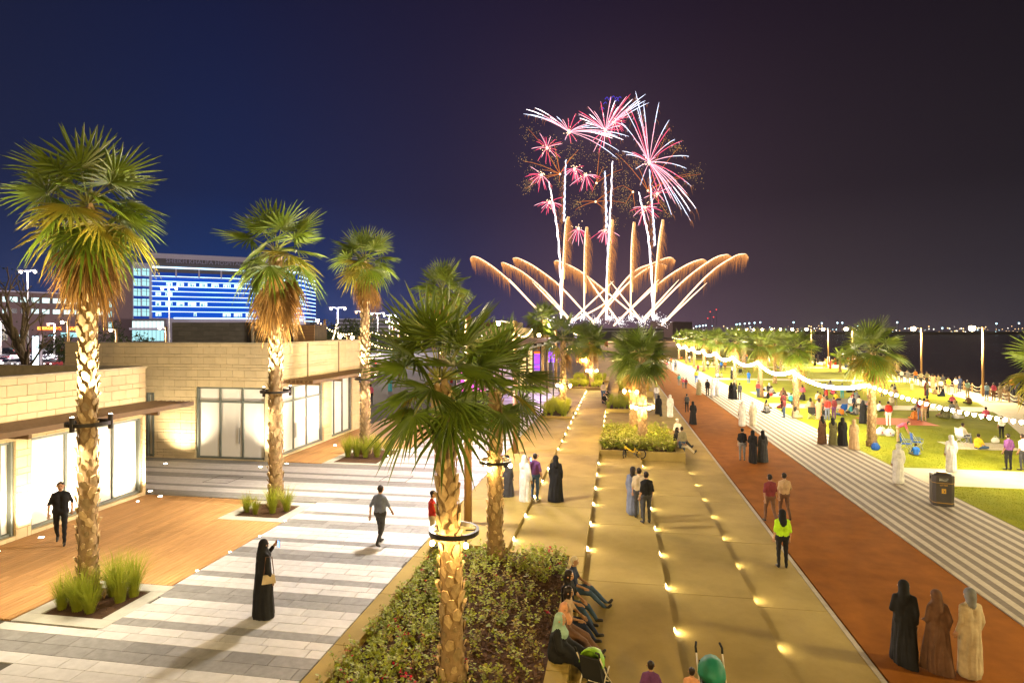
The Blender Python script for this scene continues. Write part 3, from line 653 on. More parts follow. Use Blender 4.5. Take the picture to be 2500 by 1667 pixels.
# ------------------------------------------------------------------ fan palms
def leaf_into(b, elev, rg, nseg=20, Rb=1.2, pet=.85, sag=.35, droop=.28, spread=R(118), fold=.0, M=None, sc_=1.0, mi=0, mp_=1, lo=False, stiff=False):
    """one fan leaf growing along +X at the given elevation; gravity is -Z"""
    M = M or Matrix.Identity(3)
    P = Vector((.06, 0, 0)); ang = elev; pts = [P.copy()]
    for i in range(4):
        ang -= sag / 4; P = P + Vector((math.cos(ang), 0, math.sin(ang))) * pet / 4; pts.append(P.copy())
    b.tube([M @ (p * sc_) for p in pts], [.028 * sc_, .022 * sc_, .018 * sc_, .015 * sc_, .012 * sc_], 4, mp_, cap=False)
    tilt = ang - ((.05 + rg.uniform(0, .15)) if stiff else (.12 + rg.uniform(0, .22)))
    T = Vector((math.cos(tilt), 0, math.sin(tilt))); Nn = Vector((-math.sin(tilt), 0, math.cos(tilt))); S_ = Vector((0, 1, 0))
    roll = rg.uniform(-.6, .6); S_, Nn = S_ * math.cos(roll) + Nn * math.sin(roll), Nn * math.cos(roll) - S_ * math.sin(roll)
    dphi = 2 * spread / nseg
    for k in range(nseg):
        ph = -spread + (k + .5) * dphi + rg.uniform(-.02, .02); f_ = ph / spread
        ph2 = ph * (1 - fold)
        d = T * math.cos(ph2) + S_ * math.sin(ph2); d = d + Nn * (.30 * (1 - f_ * f_) - .22 + .25 * fold); d.normalize()
        side = (-T * math.sin(ph2) + S_ * math.cos(ph2)).normalized(); ln = Rb * (1 - .22 * f_ * f_) * rg.uniform(.84, 1.08); dr = droop * rg.uniform(.6, 1.5)
        stat = ((.04, .4), (.36, 1.0), (.72, .62), (1.0, .02)) if not lo else ((.04, .4), (.6, 1.0), (1.0, .05))
        vs = []; jt = rg.uniform(-.05, .05)
        for t_, wk in stat:
            c = P + d * ln * t_ + Vector((0, 0, -1)) * dr * ln * t_ ** 3 + side * jt * t_ ** 3
            hw = min(ln * t_, ln * .40) * math.tan(dphi / 2) * (.98 if t_ < .6 else 1) * wk if t_ > .1 else ln * .04 * math.tan(dphi / 2)
            if t_ > .55: hw = ln * .40 * math.tan(dphi / 2) * wk
            vs += [M @ ((c - side * hw) * sc_), M @ ((c - Nn * hw * .9) * sc_), M @ ((c + side * hw) * sc_)]
        fs = []
        for i in range(len(stat) - 1): q = i * 3; fs += [(q, q + 1, q + 4, q + 3), (q + 1, q + 2, q + 5, q + 4)]
        b.add(vs, fs, mi)
def leaf_mesh(elev, seed, mat, **k):
    b = MB(); leaf_into(b, elev, random.Random(seed), **k); return b.mesh('leaf', [mat, 'petiole' if mat != 'palm_dead' else 'palm_dead'])
CLS = [(80, .10, .03), (60, .18, .06), (42, .28, .10), (24, .36, .16), (6, .45, .24), (-14, .5, .34), (-36, .45, .45)]
LEAF = {}
for mat in ('palm_green', 'palm_dark', 'palm_yellow'):
    for ci, (el, sg, dr) in enumerate(CLS):
        if mat == 'palm_yellow' and ci < 4: continue
        for s_ in range(3): LEAF[mat, ci, s_] = leaf_mesh(R(el), ci * 7 + s_, mat, sag=sg * (.7 if mat == 'palm_dark' else 1), droop=dr * (.5 if mat == 'palm_dark' else .8), stiff=mat == 'palm_dark')
for s_ in range(3): LEAF['palm_dead', 0, s_] = leaf_mesh(R(-52 - 9 * s_), 90 + s_, 'palm_dead', sag=.5, droop=.7, fold=.42, pet=.8, Rb=1.0)
BB = MB()
BB.add([(0, 0, -.17), (.03, -.105, -.02), (.045, 0, -.02), (.03, .105, -.02), (.085, -.062, .13), (.105, 0, .15), (.085, .062, .13), (.035, -.05, .13), (.035, .05, .13)],
       [(0, 2, 1), (0, 3, 2), (1, 2, 5, 4), (2, 3, 6, 5), (4, 5, 6, 8, 7), (1, 4, 7), (3, 8, 6)])
BASE = BB.mesh('leaf_base', 'leaf_base')
RINGB = {}
def palm(label, x, y, z0, zc, s=1.0, nl=34, ndead=8, seed=0, r0=.34, r1=.24, mat='palm_green', lean=(0, 0), bases=True, emin=-30, group='fan palms', nbase=None, yellow=.2, pw=.95):
    rg = random.Random(seed); e = empty('palm_tree', (x, y, z0), 0, label, 'palm tree', group); h = zc - z0
    def axis(t_): return Vector((lean[0] * t_ * t_, lean[1] * t_ * t_, h * t_))
    def rad(z): t_ = min(1, z / h); return r1 + (r0 - r1) * (1 - t_) ** 1.5 + .09 * math.exp(-z / .25)
    b = MB(); b.tube([axis(i / 14) for i in range(15)], [rad(h * i / 14) * .93 for i in range(15)], 14); b.build('trunk', 'trunk', e, True)
    n_ = nbase or min(290, int(h / .032)); rot = rg.random() * 6
    bb = MB()
    for i in range(n_):
        t_ = (i + .5) / n_; z = h * t_; q = i * 2.39996 + rot + rg.uniform(-.12, .12); p_ = axis(t_); rr = rad(z) * .90; k = rg.uniform(.62, 1.3) * (rad(z) / .24) ** .5
        kk = k * (1.15 if t_ > .25 else 1.0); tilt = rg.uniform(-.12, .2) if t_ > .2 else rg.uniform(-.25, .1)
        loc = p_ + Vector((math.cos(q) * rr, math.sin(q) * rr, 0))
        if bases: mo('leaf_base', BASE, e, loc, (rg.uniform(-.45, .45), -tilt, q), (kk * .68, kk * .68, kk * .78))
        else:
            M = Matrix.Rotation(q, 3, 'Z'); bb.add([loc + M @ (v.co * kk * .8) for v in BASE.vertices], [tuple(p2.vertices) for p2 in BASE.polygons])
    if not bases: bb.build('bark_scales', 'leaf_base', e, kind='stuff')
    top = axis(1)
    for i in range(nl):
        f_ = (i + .5) / nl; el = 84 - (84 - emin) * f_ ** pw; ci = min(range(len(CLS)), key=lambda c: abs(CLS[c][0] - el)); m_ = mat
        if ci >= 4 and rg.random() < yellow: m_ = 'palm_yellow'
        q = i * 2.39996 + rg.uniform(-.2, .2) + seed; k = s * rg.uniform(.88, 1.1)
        mo('leaf', LEAF[m_, ci, rg.randint(0, 2)], e, top + Vector((0, 0, .25 * (1 - f_) * s)), (rg.uniform(-.1, .1), rg.uniform(-.1, .1), q), (k, k, k))
    for i in range(ndead):
        q = i * 2.39996 + seed * 2; k = s * rg.uniform(.75, 1.15)
        mo('dead_leaf', LEAF['palm_dead', 0, rg.randint(0, 2)], e, top + Vector((0, 0, -.15 - .5 * rg.random() * s)), (rg.uniform(-.2, .2), rg.uniform(-.15, .3), q), (k, k, k * rg.uniform(.8, 1.1)))
    return e
palm('tall left palm with orange dead skirt beside the near shop window', -11.78, 12.1, -.05, 8.85, .84, 32, 34, 1, .205, .17, emin=-38, yellow=.35)
palm('second palm with drooping fronds in front of the glazed corner', -11.7, 19.75, -.05, 8.7, 1.0, 20, 36, 2, .25, .195, emin=-36, yellow=.35)
palm('third palm with round crown beside the far timber deck', -12.3, 28.9, -.05, 9.45, .92, 28, 12, 3, .25, .19, emin=-30, yellow=.3)
palm('nearest foreground palm with lamp ring in the planting bed', -2.83, 10.45, -.15, 5.15, .80, 25, 0, 4, .215, .175, mat='palm_dark', emin=-48, yellow=.1, pw=1.2, lean=(-.22, 0))
palm('shorter palm with lamp ring just behind the nearest palm', -3.26, 16.5, -.15, 4.45, .92, 23, 0, 5, .22, .18, mat='palm_dark', emin=-44, yellow=.15, pw=1.2)
palm('palm in the bicycle planter with glowing lamp ring', 1.43, 34.7, -.1, 4.6, .9, 30, 5, 6, .25, .19, mat='palm_dark', emin=-40, yellow=.2)
palm('palm trunk directly behind the bicycle planter palm', 1.05, 37.9, -.1, 4.4, .98, 30, 4, 7, .245, .19, mat='palm_dark', emin=-40, bases=False)
palm('fourth palm far behind the foreground crown', -11.4, 39.5, 0, 8.6, 1.1, 30, 10, 8, .245, .19, emin=-30, bases=False)
palm('far palm beside the firework tails', -8.3, 69.6, 0, 7.2, 1.15, 32, 12, 9, .245, .19, emin=-40, bases=False)
palm('loose palm in front of the pergola end', -4.0, 47.0, .1, 5.4, 1.05, 16, 2, 10, .245, .19, mat='palm_dark', emin=-30, bases=False)
palm('bushy palm with two lamp rings in the wide grass planter', -2.6, 66.2, .1, 4.7, 1.1, 34, 3, 11, .245, .19, mat='palm_dark', emin=-40, bases=False)
palm('palm just behind the bushy two-ring palm', -3.6, 75.5, .1, 4.9, 1.1, 30, 3, 12, .245, .19, mat='palm_dark', emin=-40, bases=False)
LP = [(14.75, 38.95, 4.75), (14.1, 51.9, 4.5), (14.4, 65.5, 4.6), (14.3, 78.5, 4.7), (14.2, 91.5, 4.6), (14.2, 104.5, 4.7), (14.2, 117.5, 4.6), (14.3, 131, 4.6), (14.3, 146, 4.6)]
nm = ['nearest lawn palm carrying the string lights', 'second lawn palm along the string lights', 'third lawn palm along the string lights', 'fourth lawn palm along the string lights', 'fifth lawn palm along the string lights', 'sixth lawn palm along the string lights', 'seventh lawn palm along the string lights', 'eighth lawn palm along the string lights', 'ninth and farthest lawn palm along the string lights']
for i, (x, y, z) in enumerate(LP):
    palm(nm[i], x, y, ZR + .01, z, 0.92 if i else .98, 28 if i < 2 else 20, 6, 20 + i, .24, .185, emin=-42, bases=i < 2, group='lawn palms', yellow=.3, nbase=None if i < 2 else 90)
palm('palm cut off by the right edge of the picture', 21.5, 34.5, ZR, 4.0, 1.15, 30, 3, 33, .24, .19, emin=-40, group='lawn palms', bases=False)
yp_ = G(2051, 908, ZR); palm('young low palm on the far side of the lawn by the promenade', yp_.x, yp_.y, ZR, 1.6, .9, 18, 1, 34, .2, .16, emin=-20, group='lawn palms', bases=False, nbase=40)
for i, (x, y) in enumerate(((20, 83), (24, 96), (22, 112), (28, 122), (20, 131), (30, 140), (25, 158))):
    palm('%s palm of the loose group beyond the string-light row' % ORD[i], x, y, ZR, 4.4, 1.0, 20, 3, 40 + i, .23, .18, emin=-40, group='lawn palms', bases=False, nbase=60)
# small plants in the bicycle planter
b = MB(); rg = random.Random(77)
for i in range(9): leaf_into(b, R(35 + rg.uniform(-15, 35)), rg, 12, .5, .35, .5, .3, R(60), M=Matrix.Rotation(i * 2.4, 3, 'Z'))
o = b.build('young_palm', ['palm_green', 'petiole']); o.location = (-.35, 32.9, -.12); tag(o, 'young stemless palm at left end of the bicycle planter', 'palm')

# ------------------------------------------------------------------ lamp rings round the trunks
def ring(label, x, y, z, rr, n_, bulbs=True, up=0, down=0, br=.055, q0=.4, col=WARM):
    e = empty('lamp_ring', (x, y, z), 0, label, 'lamp ring', 'lamp rings on palm trunks')
    b = MB(); K = 36
    for zz, th in ((0, .035),):
        ri, ro = rr - .045, rr; vs = []
        for j in range(K):
            q = 2 * math.pi * j / K; c_, s_ = math.cos(q), math.sin(q); vs += [(ri * c_, ri * s_, -.04), (ro * c_, ro * s_, -.04), (ro * c_, ro * s_, .04), (ri * c_, ri * s_, .04)]
        fs = []
        for j in range(K):
            a, c = j * 4, ((j + 1) % K) * 4
            for m in range(4): fs.append((a + m, a + (m + 1) % 4, c + (m + 1) % 4, c + m))
        b.add(vs, fs)
    for j in range(4):
        q = j * math.pi / 2 + .3; b.tube([(.2 * math.cos(q), .2 * math.sin(q), .0), (rr * math.cos(q), rr * math.sin(q), 0)], .014, 5)
    b.build('hoop', 'dark_metal', e)
    BM_ = MB(); ball(BM_, (0, 0, 0), br, hi=False, sz=1.25); me = BM_.mesh('bulb', 'bulb_warm'); SB_ = MB(); SB_.lathe([(.022, .06), (.022, .12)], n=6); sm_ = SB_.mesh('socket', 'dark_metal')
    for j in range(n_):
        q = q0 + 2 * math.pi * j / n_; p_ = (rr * .96 * math.cos(q), rr * .96 * math.sin(q), -.14)
        if bulbs: mo('socket', sm_, mo('bulb', me, e, p_))
        else:
            b = MB(); b.lathe([(.05, -.16), (.05, .16), (.04, .17)], (p_[0], p_[1], .02), 8); so_ = b.build('spotlight', 'dark_metal', e)
            b = MB(); b.lathe([(.042, .171), (.03, .178)], (p_[0], p_[1], .02), 8); b.build('lens', 'uplight_glow', so_)
            if up: spot('ring_beam_up', (x + p_[0] * 1.15, y + p_[1] * 1.15, z + .24), (x + p_[0] * 1.6, y + p_[1] * 1.6, z + 5), up, (1, .86, .55), 80, .7, .05)
            if down: spot('ring_beam_down', (x + p_[0] * 1.15, y + p_[1] * 1.15, z - .18), (x + p_[0] * 1.9, y + p_[1] * 1.9, 0), down, (1, .84, .58), 105, .8, .05)
    return e
ring('spotlight collar on the tall left palm', -11.77, 12.1, 4.0, .45, 3, False, 1150, 230, q0=.55)
ring('spotlight collar on the second palm', -11.7, 19.75, 3.97, .52, 3, False, 1150, 240, q0=.2)
ring('spotlight collar on the third palm', -12.3, 28.9, 3.68, .52, 3, False, 1150, 220, q0=.4)
ring('spotlight collar on the fourth palm', -11.4, 39.5, 3.8, .52, 3, False, 900, 200)
ring('large lamp hoop with bulbs on the nearest foreground palm', -2.80, 10.45, 2.59, .44, 4, br=.042, q0=.75)
ring('lamp hoop with bulbs on the shorter palm behind', -3.26, 16.5, 2.52, .44, 3, br=.05, q0=.35)
ring('lamp hoop with bulbs on the bicycle planter palm', 1.43, 34.7, 2.0, .62, 5, br=.085, q0=.3)
ring('higher lamp hoop on the trunk behind the bicycle planter palm', 1.05, 37.9, 2.55, .6, 4, br=.085, q0=.3)
ring('lamp hoop on the loose palm before the pergola end', -4.0, 47.0, 2.0, .6, 3, br=.1)
ring('lower lamp hoop on the bushy palm', -2.6, 66.2, 1.9, .6, 3, br=.13)
ring('lamp hoop on the palm behind the bushy palm', -3.6, 75.5, 2.6, .6, 3, br=.14)

# ------------------------------------------------------------------ festoon lights along the lawn palms
def festoon(label, p0, p1, n_, sagd, br, mat='bulb_string', group='festoon lights along the lawn palms'):
    p0, p1 = Vector(p0), Vector(p1); e = empty('string_lights', p0, 0, label, 'string lights', group); b = MB(); d = p1 - p0
    def at(t_): return d * t_ - Vector((0, 0, sagd * (1 - (2 * t_ - 1) ** 2)))
    b.tube([at(i / 16) for i in range(17)], .012, 4); b.build('cable', 'dark_metal', e)
    BM_ = MB(); ball(BM_, (0, 0, -br * 1.3), br, sz=1.15); me = BM_.mesh('bulb', mat)
    for i in range(n_): mo('bulb', me, e, at((i + .5) / n_))
zs = 3.0
pts_ = [(20.2, 27.5, 2.35)] + [(x - .28, y, zs - .06 * (i % 2)) for i, (x, y, z) in enumerate(LP)]
for i in range(len(pts_) - 1):
    n_ = (36, 52, 52, 46, 40, 36, 32, 30, 28)[i]
    festoon('%s span of festoon bulbs %s' % (ORD[i], 'from the right edge to the nearest lawn palm' if i == 0 else 'counting back from the right edge'), pts_[i], pts_[i + 1], n_, .62, (.08, .09, .10, .11, .115, .12, .125, .13, .13)[i])
# ------------------------------------------------------------------ hospital, its blue floodlighting painted as emissive bands, far left
em('led_strip', (.5, .75, 1), 3.0); em('floodlit_blue', (0.0, .085, .62), 1.0); em('floodlit_blue_dim', (.0, .05, .38), .8); em('window_cool', (.5, .95, 1), 1.1); em('window_dim', (.25, .6, .72), .9); em('window_bright', (.75, .98, .95), 1.5)  # the two deep blues are floodlight on the walls, painted as emission
em('sign_red', (1, .10, .01), 2.2); em('sign_yellow', (1, .55, .08), 4); em('lightbox', (.75, .95, 1), 5)
pm('letters_pale', (.40, .40, .58), rough=.6)
class Facade:
    def __init__(s, parent, p0, p1):
        s.p = parent; s.a = Vector((p0[0], p0[1], 0)); d = Vector((p1[0] - p0[0], p1[1] - p0[1], 0)); s.W = d.length; s.d = d.normalized(); s.n = Vector((s.d.y, -s.d.x, 0)); s.rz = math.atan2(s.d.y, s.d.x)
    def uz(s, u, v):                       # where the photograph's (u, v) lies on this wall
        a = (u - 1250) / FPX; bb = -(v - HZ) / FPX; r = Vector((-SN + a * CS, CS + a * SN, bb)); o = Vector((0, 0, H)); t = (s.a - o).dot(s.n) / r.dot(s.n); p = o + r * t
        return (p - s.a).dot(s.d), p.z
    def box(s, name, mat, u0, u1, z0, z1, f0, f1):   # f0..f1: metres proud of the wall
        c = s.a + s.d * ((u0 + u1) / 2) + s.n * ((f0 + f1) / 2) + Vector((0, 0, (z0 + z1) / 2)) - s.p.location
        return blk(name, s.p, mat, c, (u1 - u0, f1 - f0, z1 - z0), (0, 0, s.rz))
    def pix(s, name, mat, ua, va, ub, vb, f0, f1):
        r_ = getattr(s, 'ref', None) or ua; (a, _), (c, _) = s.uz(ua, va), s.uz(ub, vb); z1, z0 = s.uz(r_, va)[1], s.uz(r_, vb)[1]; return s.box(name, mat, a, c, min(z0, z1), max(z0, z1), f0, f1)
def text(name, body, size, mat, parent, loc, rot, extrude=.05):
    cu = bpy.data.curves.new(name, 'FONT'); cu.body = body; cu.size = size; cu.extrude = extrude; cu.align_x = 'CENTER'; cu.align_y = 'CENTER'; cu.resolution_u = 2
    o = bpy.data.objects.new(name, cu); COL.objects.link(o); dg = bpy.context.evaluated_depsgraph_get(); me = bpy.data.meshes.new_from_object(o.evaluated_get(dg)); bpy.data.objects.remove(o)
    me.materials.clear(); me.materials.append(mt(mat)); return mo(name, me, parent, loc, rot)
p0, p1 = D(362, 700, 220), D(745, 700, 244)
hs = empty('hospital', (p0.x, p0.y, 0), 0, 'hospital block with blue floodlit facade bands and white light strips', 'building')
F = Facade(hs, p0, p1); zt = F.uz(362, 617)[1]; zb = 0; F.ref = 372
depth = -30
F.box('wall', 'wall_pale', 0, F.W, zb, zt, depth, 0)
F.pix('parapet_panel', 'wall_grey', 380, 630, 640, 664, 0, .25)
q = F.uz(500, 641); c = F.a + F.d * q[0] + F.n * .32 + Vector((0, 0, q[1])) - hs.location
text('sign_letters', 'SHEIKH KHALIFA HOSPITAL', 2.05, 'letters_pale', hs, c, (R(90), 0, F.rz))
F.pix('cornice_light', 'led_strip', 372, 650, 742, 653.5, .3, .6)
F.pix('floodlit_band', 'floodlit_blue_dim', 372, 655, 748, 676, .05, .2)
for u in (378, 430, 486, 540, 596, 650, 704): F.pix('fin', 'wall_pale', u - 2, 654, u + 2, 674, .2, .7)
F.pix('floodlit_wall', 'floodlit_blue', 372, 677, 748, 776, .05, .22)  # wall under blue floodlights, the light put in as a glowing sheet
ys = [673.5, 686, 698.5, 710.5, 723, 734.5, 747.5, 760.5]
for v in ys: F.pix('light_strip', 'led_strip', 371, v - .8, 745, v + .8, .22, .5)
F.pix('light_strip', 'led_strip', 424, 774.6, 745, 777, .22, .5)
F.pix('lower_band', 'wall_pale', 340, 779, 745, 795, .02, .4)
random.seed(6)
for row, us in ((688.5, [(406, 421), (431, 449), (459, 478), (487, 506), (516, 534), (545, 563), (572, 590)]), (713, [(380, 393), (404, 421)]), (736.5, [(380, 393), (404, 421), (431, 450), (459, 479), (488, 506)]), (762.5, [(380, 394), (473, 480), (544, 563), (571, 591), (600, 618), (630, 640)])):
    for a, c_ in us:
        w_ = F.pix('window', 'window_bright', a, row, c_, row + 9, .22, .3)
        for k in range(random.randint(1, 3)):
            x = random.uniform(a + 1, c_ - 4); F.pix('blind', 'window_dim', x, row + random.uniform(1, 5), x + random.uniform(1.5, 3.5), row + 9, .3, .34)
# wing with two window columns
p2 = D(322, 700, 214); G2 = Facade(hs, p2, p0); G2.box('wing_wall', 'wall_pale', 0, G2.W - .05, 0, G2.uz(335, 640)[1], -18, 0)
for v0 in (655, 680, 704.5, 729, 754):
    for a, c_ in ((326, 342), (347, 366)):
        G2.pix('window', 'window_cool', a, v0, c_, v0 + 17, .05, .2)
        G2.pix('mullion', 'wall_grey', (a + c_) / 2 - .5, v0, (a + c_) / 2 + .5, v0 + 17, .2, .3); G2.pix('mullion', 'wall_grey', a, v0 + 5.5, c_, v0 + 6.5, .2, .3)
    G2.pix('floodlit_wall', 'floodlit_blue_dim', 326, v0 + 18, 368, v0 + 24, .05, .2)
# curved right end
p3 = D(772, 700, 262); G3 = Facade(hs, p1, p3); G3.box('curved_end', 'wall_grey', 0, G3.W, 0, G3.uz(750, 655)[1], -20, 0); G3.pix('floodlit_wall', 'floodlit_blue_dim', 746, 665, 770, 778, .02, .2)
for v in [673, 683, 694, 704, 713, 723, 733, 742, 752, 762, 772, 782]: G3.pix('light_strip', 'led_strip', 727, v, 768, v + 1.6, .22, .5)
# glazed entrance
p4, p5 = D(322, 800, 196), D(402, 800, 200); en = Facade(hs, p4, p5); en.box('entrance_hall', 'wall_grey', 0, en.W, 0, en.uz(330, 778)[1], -10, 0)
for i in range(8):
    for v0, v1, m_ in ((784, 800, 'window_bright'), (806, 832, 'window_cool')): en.pix('pane', m_, 323 + i * 9.8, v0, 331.5 + i * 9.8, v1, .05, .15)
en.pix('entrance_canopy', 'wall_pale', 318, 800, 404, 805, .1, 3)
# ------------------------------------------------------------------ mauve block with the emergency sign
p6, p7 = D(-40, 750, 172), D(322, 700, 206)
eb = empty('emergency_block', (p6.x, p6.y, 0), 0, 'mauve hospital wing with two window rows and red emergency sign', 'building')
F = Facade(eb, p6, p7); F.ref = 60; F.box('wall', 'wall_mauve', 0, F.W * .78, 0, F.uz(60, 712)[1], -20, 0); F.box('tall_wall', 'wall_mauve', F.W * .78 + .01, F.W, 0, F.uz(300, 655)[1], -14, .5)
F.pix('coping', 'wall_pale', -30, 711, 262, 714, -.1, .2)
for i, u in enumerate((6, 24, 50, 77, 103, 129, 156, 181, 207, 232)):
    F.pix('window', 'window_bright', u, 726, u + (10 if i == 0 else 18), 738, .03, .15)
    F.pix('window', 'window_bright' if i not in (1, 2) else 'glass_dark', u, 754, u + (10 if i == 0 else 17), 765, .03, .15)
    F.pix('window_recess', 'glass_dark', u + 18.5, 725, u + 24, 739, .02, .1)
for v in (728, 755, 784): F.pix('window', 'window_cool', 263, v, 270, v + 16, .52, .62)
F.pix('dark_recess', 'glass_dark', 4, 782, 18, 830, .02, .1); F.pix('shop_glass', 'window_cool', 148, 812, 188, 824, .03, .2); F.pix('shop_glass', 'window_cool', 42, 817, 52, 821, .03, .2); F.pix('shop_glass', 'window_dim', 118, 817, 136, 821, .03, .2)
F.pix('sign_board', 'sign_red', 91, 797.5, 148, 806, .3, .5); F.pix('sign_board', 'sign_red', 165, 797.5, 187, 806, .3, .5)
for body, u, sz in (('EMERGENCY', 119.5, 1.12), ('\uFE8B\u0631\u0627\u0648\uFEC3', 176, 1.15)):
    q = F.uz(u, 801.5); c = F.a + F.d * q[0] + F.n * .56 + Vector((0, 0, q[1])) - eb.location
    try: text('sign_letters', body, sz, 'sign_yellow', eb, c, (R(90), 0, F.rz), .04)
    except Exception: pass
# low office slabs on the skyline, centre-left and centre
for nme, ua, ub, v0, d_, lab in (('office_block', 820, 1010, 778, 260, 'long grey office slab with floor bands left of the foreground palm'), ('office_block', 1440, 1620, 800, 330, 'low grey striped building under the fireworks')):
    pa, pb = D(ua, 800, d_), D(ub, 800, d_ * 1.03); e = empty(nme, (pa.x, pa.y, 0), 0, lab, 'building'); F = Facade(e, pa, pb); zt = F.uz((ua + ub) / 2, v0)[1]; F.box('wall', 'wall_grey', 0, F.W, 0, zt, -15, 0)
    k = 0
    while zt - .9 - k * 1.6 > 4: F.box('floor_band', 'wall_pale', 0, F.W, zt - .5 - k * 1.6, zt - k * 1.6, .02, .5); k += 1
pa, pb = D(1642, 800, 520), D(1690, 800, 560); e = empty('warehouse', (pa.x, pa.y, 0), 0, 'dark box-shaped warehouse right of the fireworks', 'building'); F = Facade(e, pa, pb); F.box('wall', 'wall_grey', 0, F.W, 0, F.uz(1660, 785)[1], -20, 0); F.box('side_door', 'wall_pale', F.W * .2, F.W * .3, 0, 6, .02, .3); F.box('roof_edge', 'wall_pale', 0, F.W, F.uz(1660, 785)[1] - .5, F.uz(1660, 785)[1] + .1, -.5, .3)

# ------------------------------------------------------------------ car park: lamps, cars, trees
b = MB(); b.box(-320, -27.5, 38, 300, -.8, -.03); b.box(-27.5, -13, 84, 300, -.8, -.03); struct(b.build('car_park', 'asphalt'))
def mast(label, p, h, mat='dot_white', twin=True, group='car park light masts', s=1.0, name='light_mast'):
    e = empty(name, p, 0, label, 'light mast', group); b = MB(); b.tube([(0, 0, 0), (0, 0, h)], [.14 * s, .08 * s], 6); b.build('pole', 'steel', e)
    for sx in ((-1, 1) if twin else (-1,)):
        b = MB(); b.tube([(0, 0, h - .1), (sx * 1.1 * s, 0, h + .05)], .05 * s, 4); b.build('arm', 'steel', e); b = MB(); b.box(sx * 1.3 * s - .3 * s, sx * 1.3 * s + .3 * s, -.22 * s, .22 * s, h - .05, h + .12 * s); b.build('lamp_head', 'dark_metal', e)
        b = MB(); ball(b, (sx * 1.3 * s, 0, h - .2 * s), .26 * s); b.build('lamp', mat, e)
for i, (u, v, d_, tw) in enumerate(((68, 661, 110, True), (413, 702, 118, True), (825, 751, 125, True), (885, 760, 140, False), (922, 764, 150, True), (951, 769, 165, True), (972, 773, 180, False), (133, 790, 130, False), (2, 783, 120, False))):
    t_ = D(u, v, d_); mast('%s car park light mast counted from the one above the bare tree' % ORD[i], (t_.x, t_.y, 0), t_.z, 'dot_white' if tw else 'dot_warm', tw, s=1.15); point('mast_light', (t_.x, t_.y - 1.5, t_.z - .6), 9500, (.95, .82, .85), .4)
for i, (u, v, d_) in enumerate(((152, 787, 70), (270, 806, 72), (390, 800, 66), (775, 782, 64), (830, 822, 58), (860, 824, 60), (945, 786, 75), (960, 786, 78), (1340, 793, 70), (1316, 818, 60))):
    t_ = D(u, v, d_); lamp_post(t_.x + .8, t_.y, 0, t_.z, '%s warm street lamp on a timber pole, counted from the left background' % ORD[i], 900, WARMW, (-.8, 0), 'street lamps beyond the pavilions', .17, lit=i in (0, 1, 2, 4, 6, 8), r=.14)
b = MB()
def car_mesh(col, seed):
    b = MB(); prof = [(-2.15, .35), (-2.2, .75), (-1.5, .92), (-.85, 1.42), (.65, 1.45), (1.45, .98), (2.15, .85), (2.2, .4)]; W_ = .86; n_ = len(prof); vs = []
    for s_ in (-1, 1):
        for x, z in prof: vs.append((x, s_ * W_ * (.82 if z > 1.2 else 1), z))
    fs = [tuple(range(n_)), tuple(range(2 * n_ - 1, n_ - 1, -1))] + [(i, n_ + i, n_ + (i + 1) % n_, (i + 1) % n_) for i in range(n_)]
    b.add([(x, y, z) for x, y, z in vs], [f[::-1] for f in fs]); return b.mesh('body', col)
pm('car_white', (.6, .6, .6), rough=.25, spec=.6); pm('car_black', (.02, .02, .025), rough=.2, spec=.6); pm('car_grey', (.2, .2, .22), rough=.25, metal=.5); pm('car_red', (.3, .02, .02), rough=.25)
CB = {c: car_mesh('car_' + c, 0) for c in ('white', 'black', 'grey', 'red')}
b = MB()
for s_ in (-1, 1): b.add([(-.8, s_ * .72, 1.36), (.6, s_ * .72, 1.38), (1.25, s_ * .83, 1.0), (-1.35, s_ * .83, .98)], [(0, 1, 2, 3) if s_ > 0 else (3, 2, 1, 0)])
b.add([(.7, -.66, 1.40), (.7, .66, 1.40), (1.42, .76, 1.02), (1.42, -.76, 1.02)], [(0, 1, 2, 3)]); b.add([(-.9, -.66, 1.38), (-.9, .66, 1.38), (-1.5, .76, .98), (-1.5, -.76, .98)], [(3, 2, 1, 0)])
CARW = MB(); CARW.v = [(x * 1.012, y * 1.02, z + .012) for x, y, z in b.v]; CARW.f = b.f; CARW.m = b.m; CARW = CARW.mesh('windows', 'glass_dark')
b = MB(); b.lathe([(.1, -.1), (.32, -.09), (.32, .09), (.1, .1)], n=12); WHEEL = b.mesh('wheel', 'tyre')
b = MB(); b.box(-.02, .03, -.14, .14, -.07, .07); HEADL = b.mesh('headlight', 'dot_white'); b = MB(); b.box(-.03, .02, -.14, .14, -.06, .06); TAILL = b.mesh('tail_light', 'dot_red')
random.seed(8); cars = []
for i in range(13): cars.append((D(8 + i * 12.5, 846 + 6 * (i % 3), 118 - 8 * (i % 3)), R(90 + random.uniform(-12, 12)), 'left car park, from the left'))
for i in range(6): cars.append((D(20 + i * 28, 830, 165), R(5), 'road in front of the mauve block'))
for i in range(7): cars.append((G(866 + (i % 2) * 24 + i * 2, 868 + i * 9.5, 0), R(random.uniform(-15, 15)), 'parking bay right of the central pavilion'))
cnt = {}
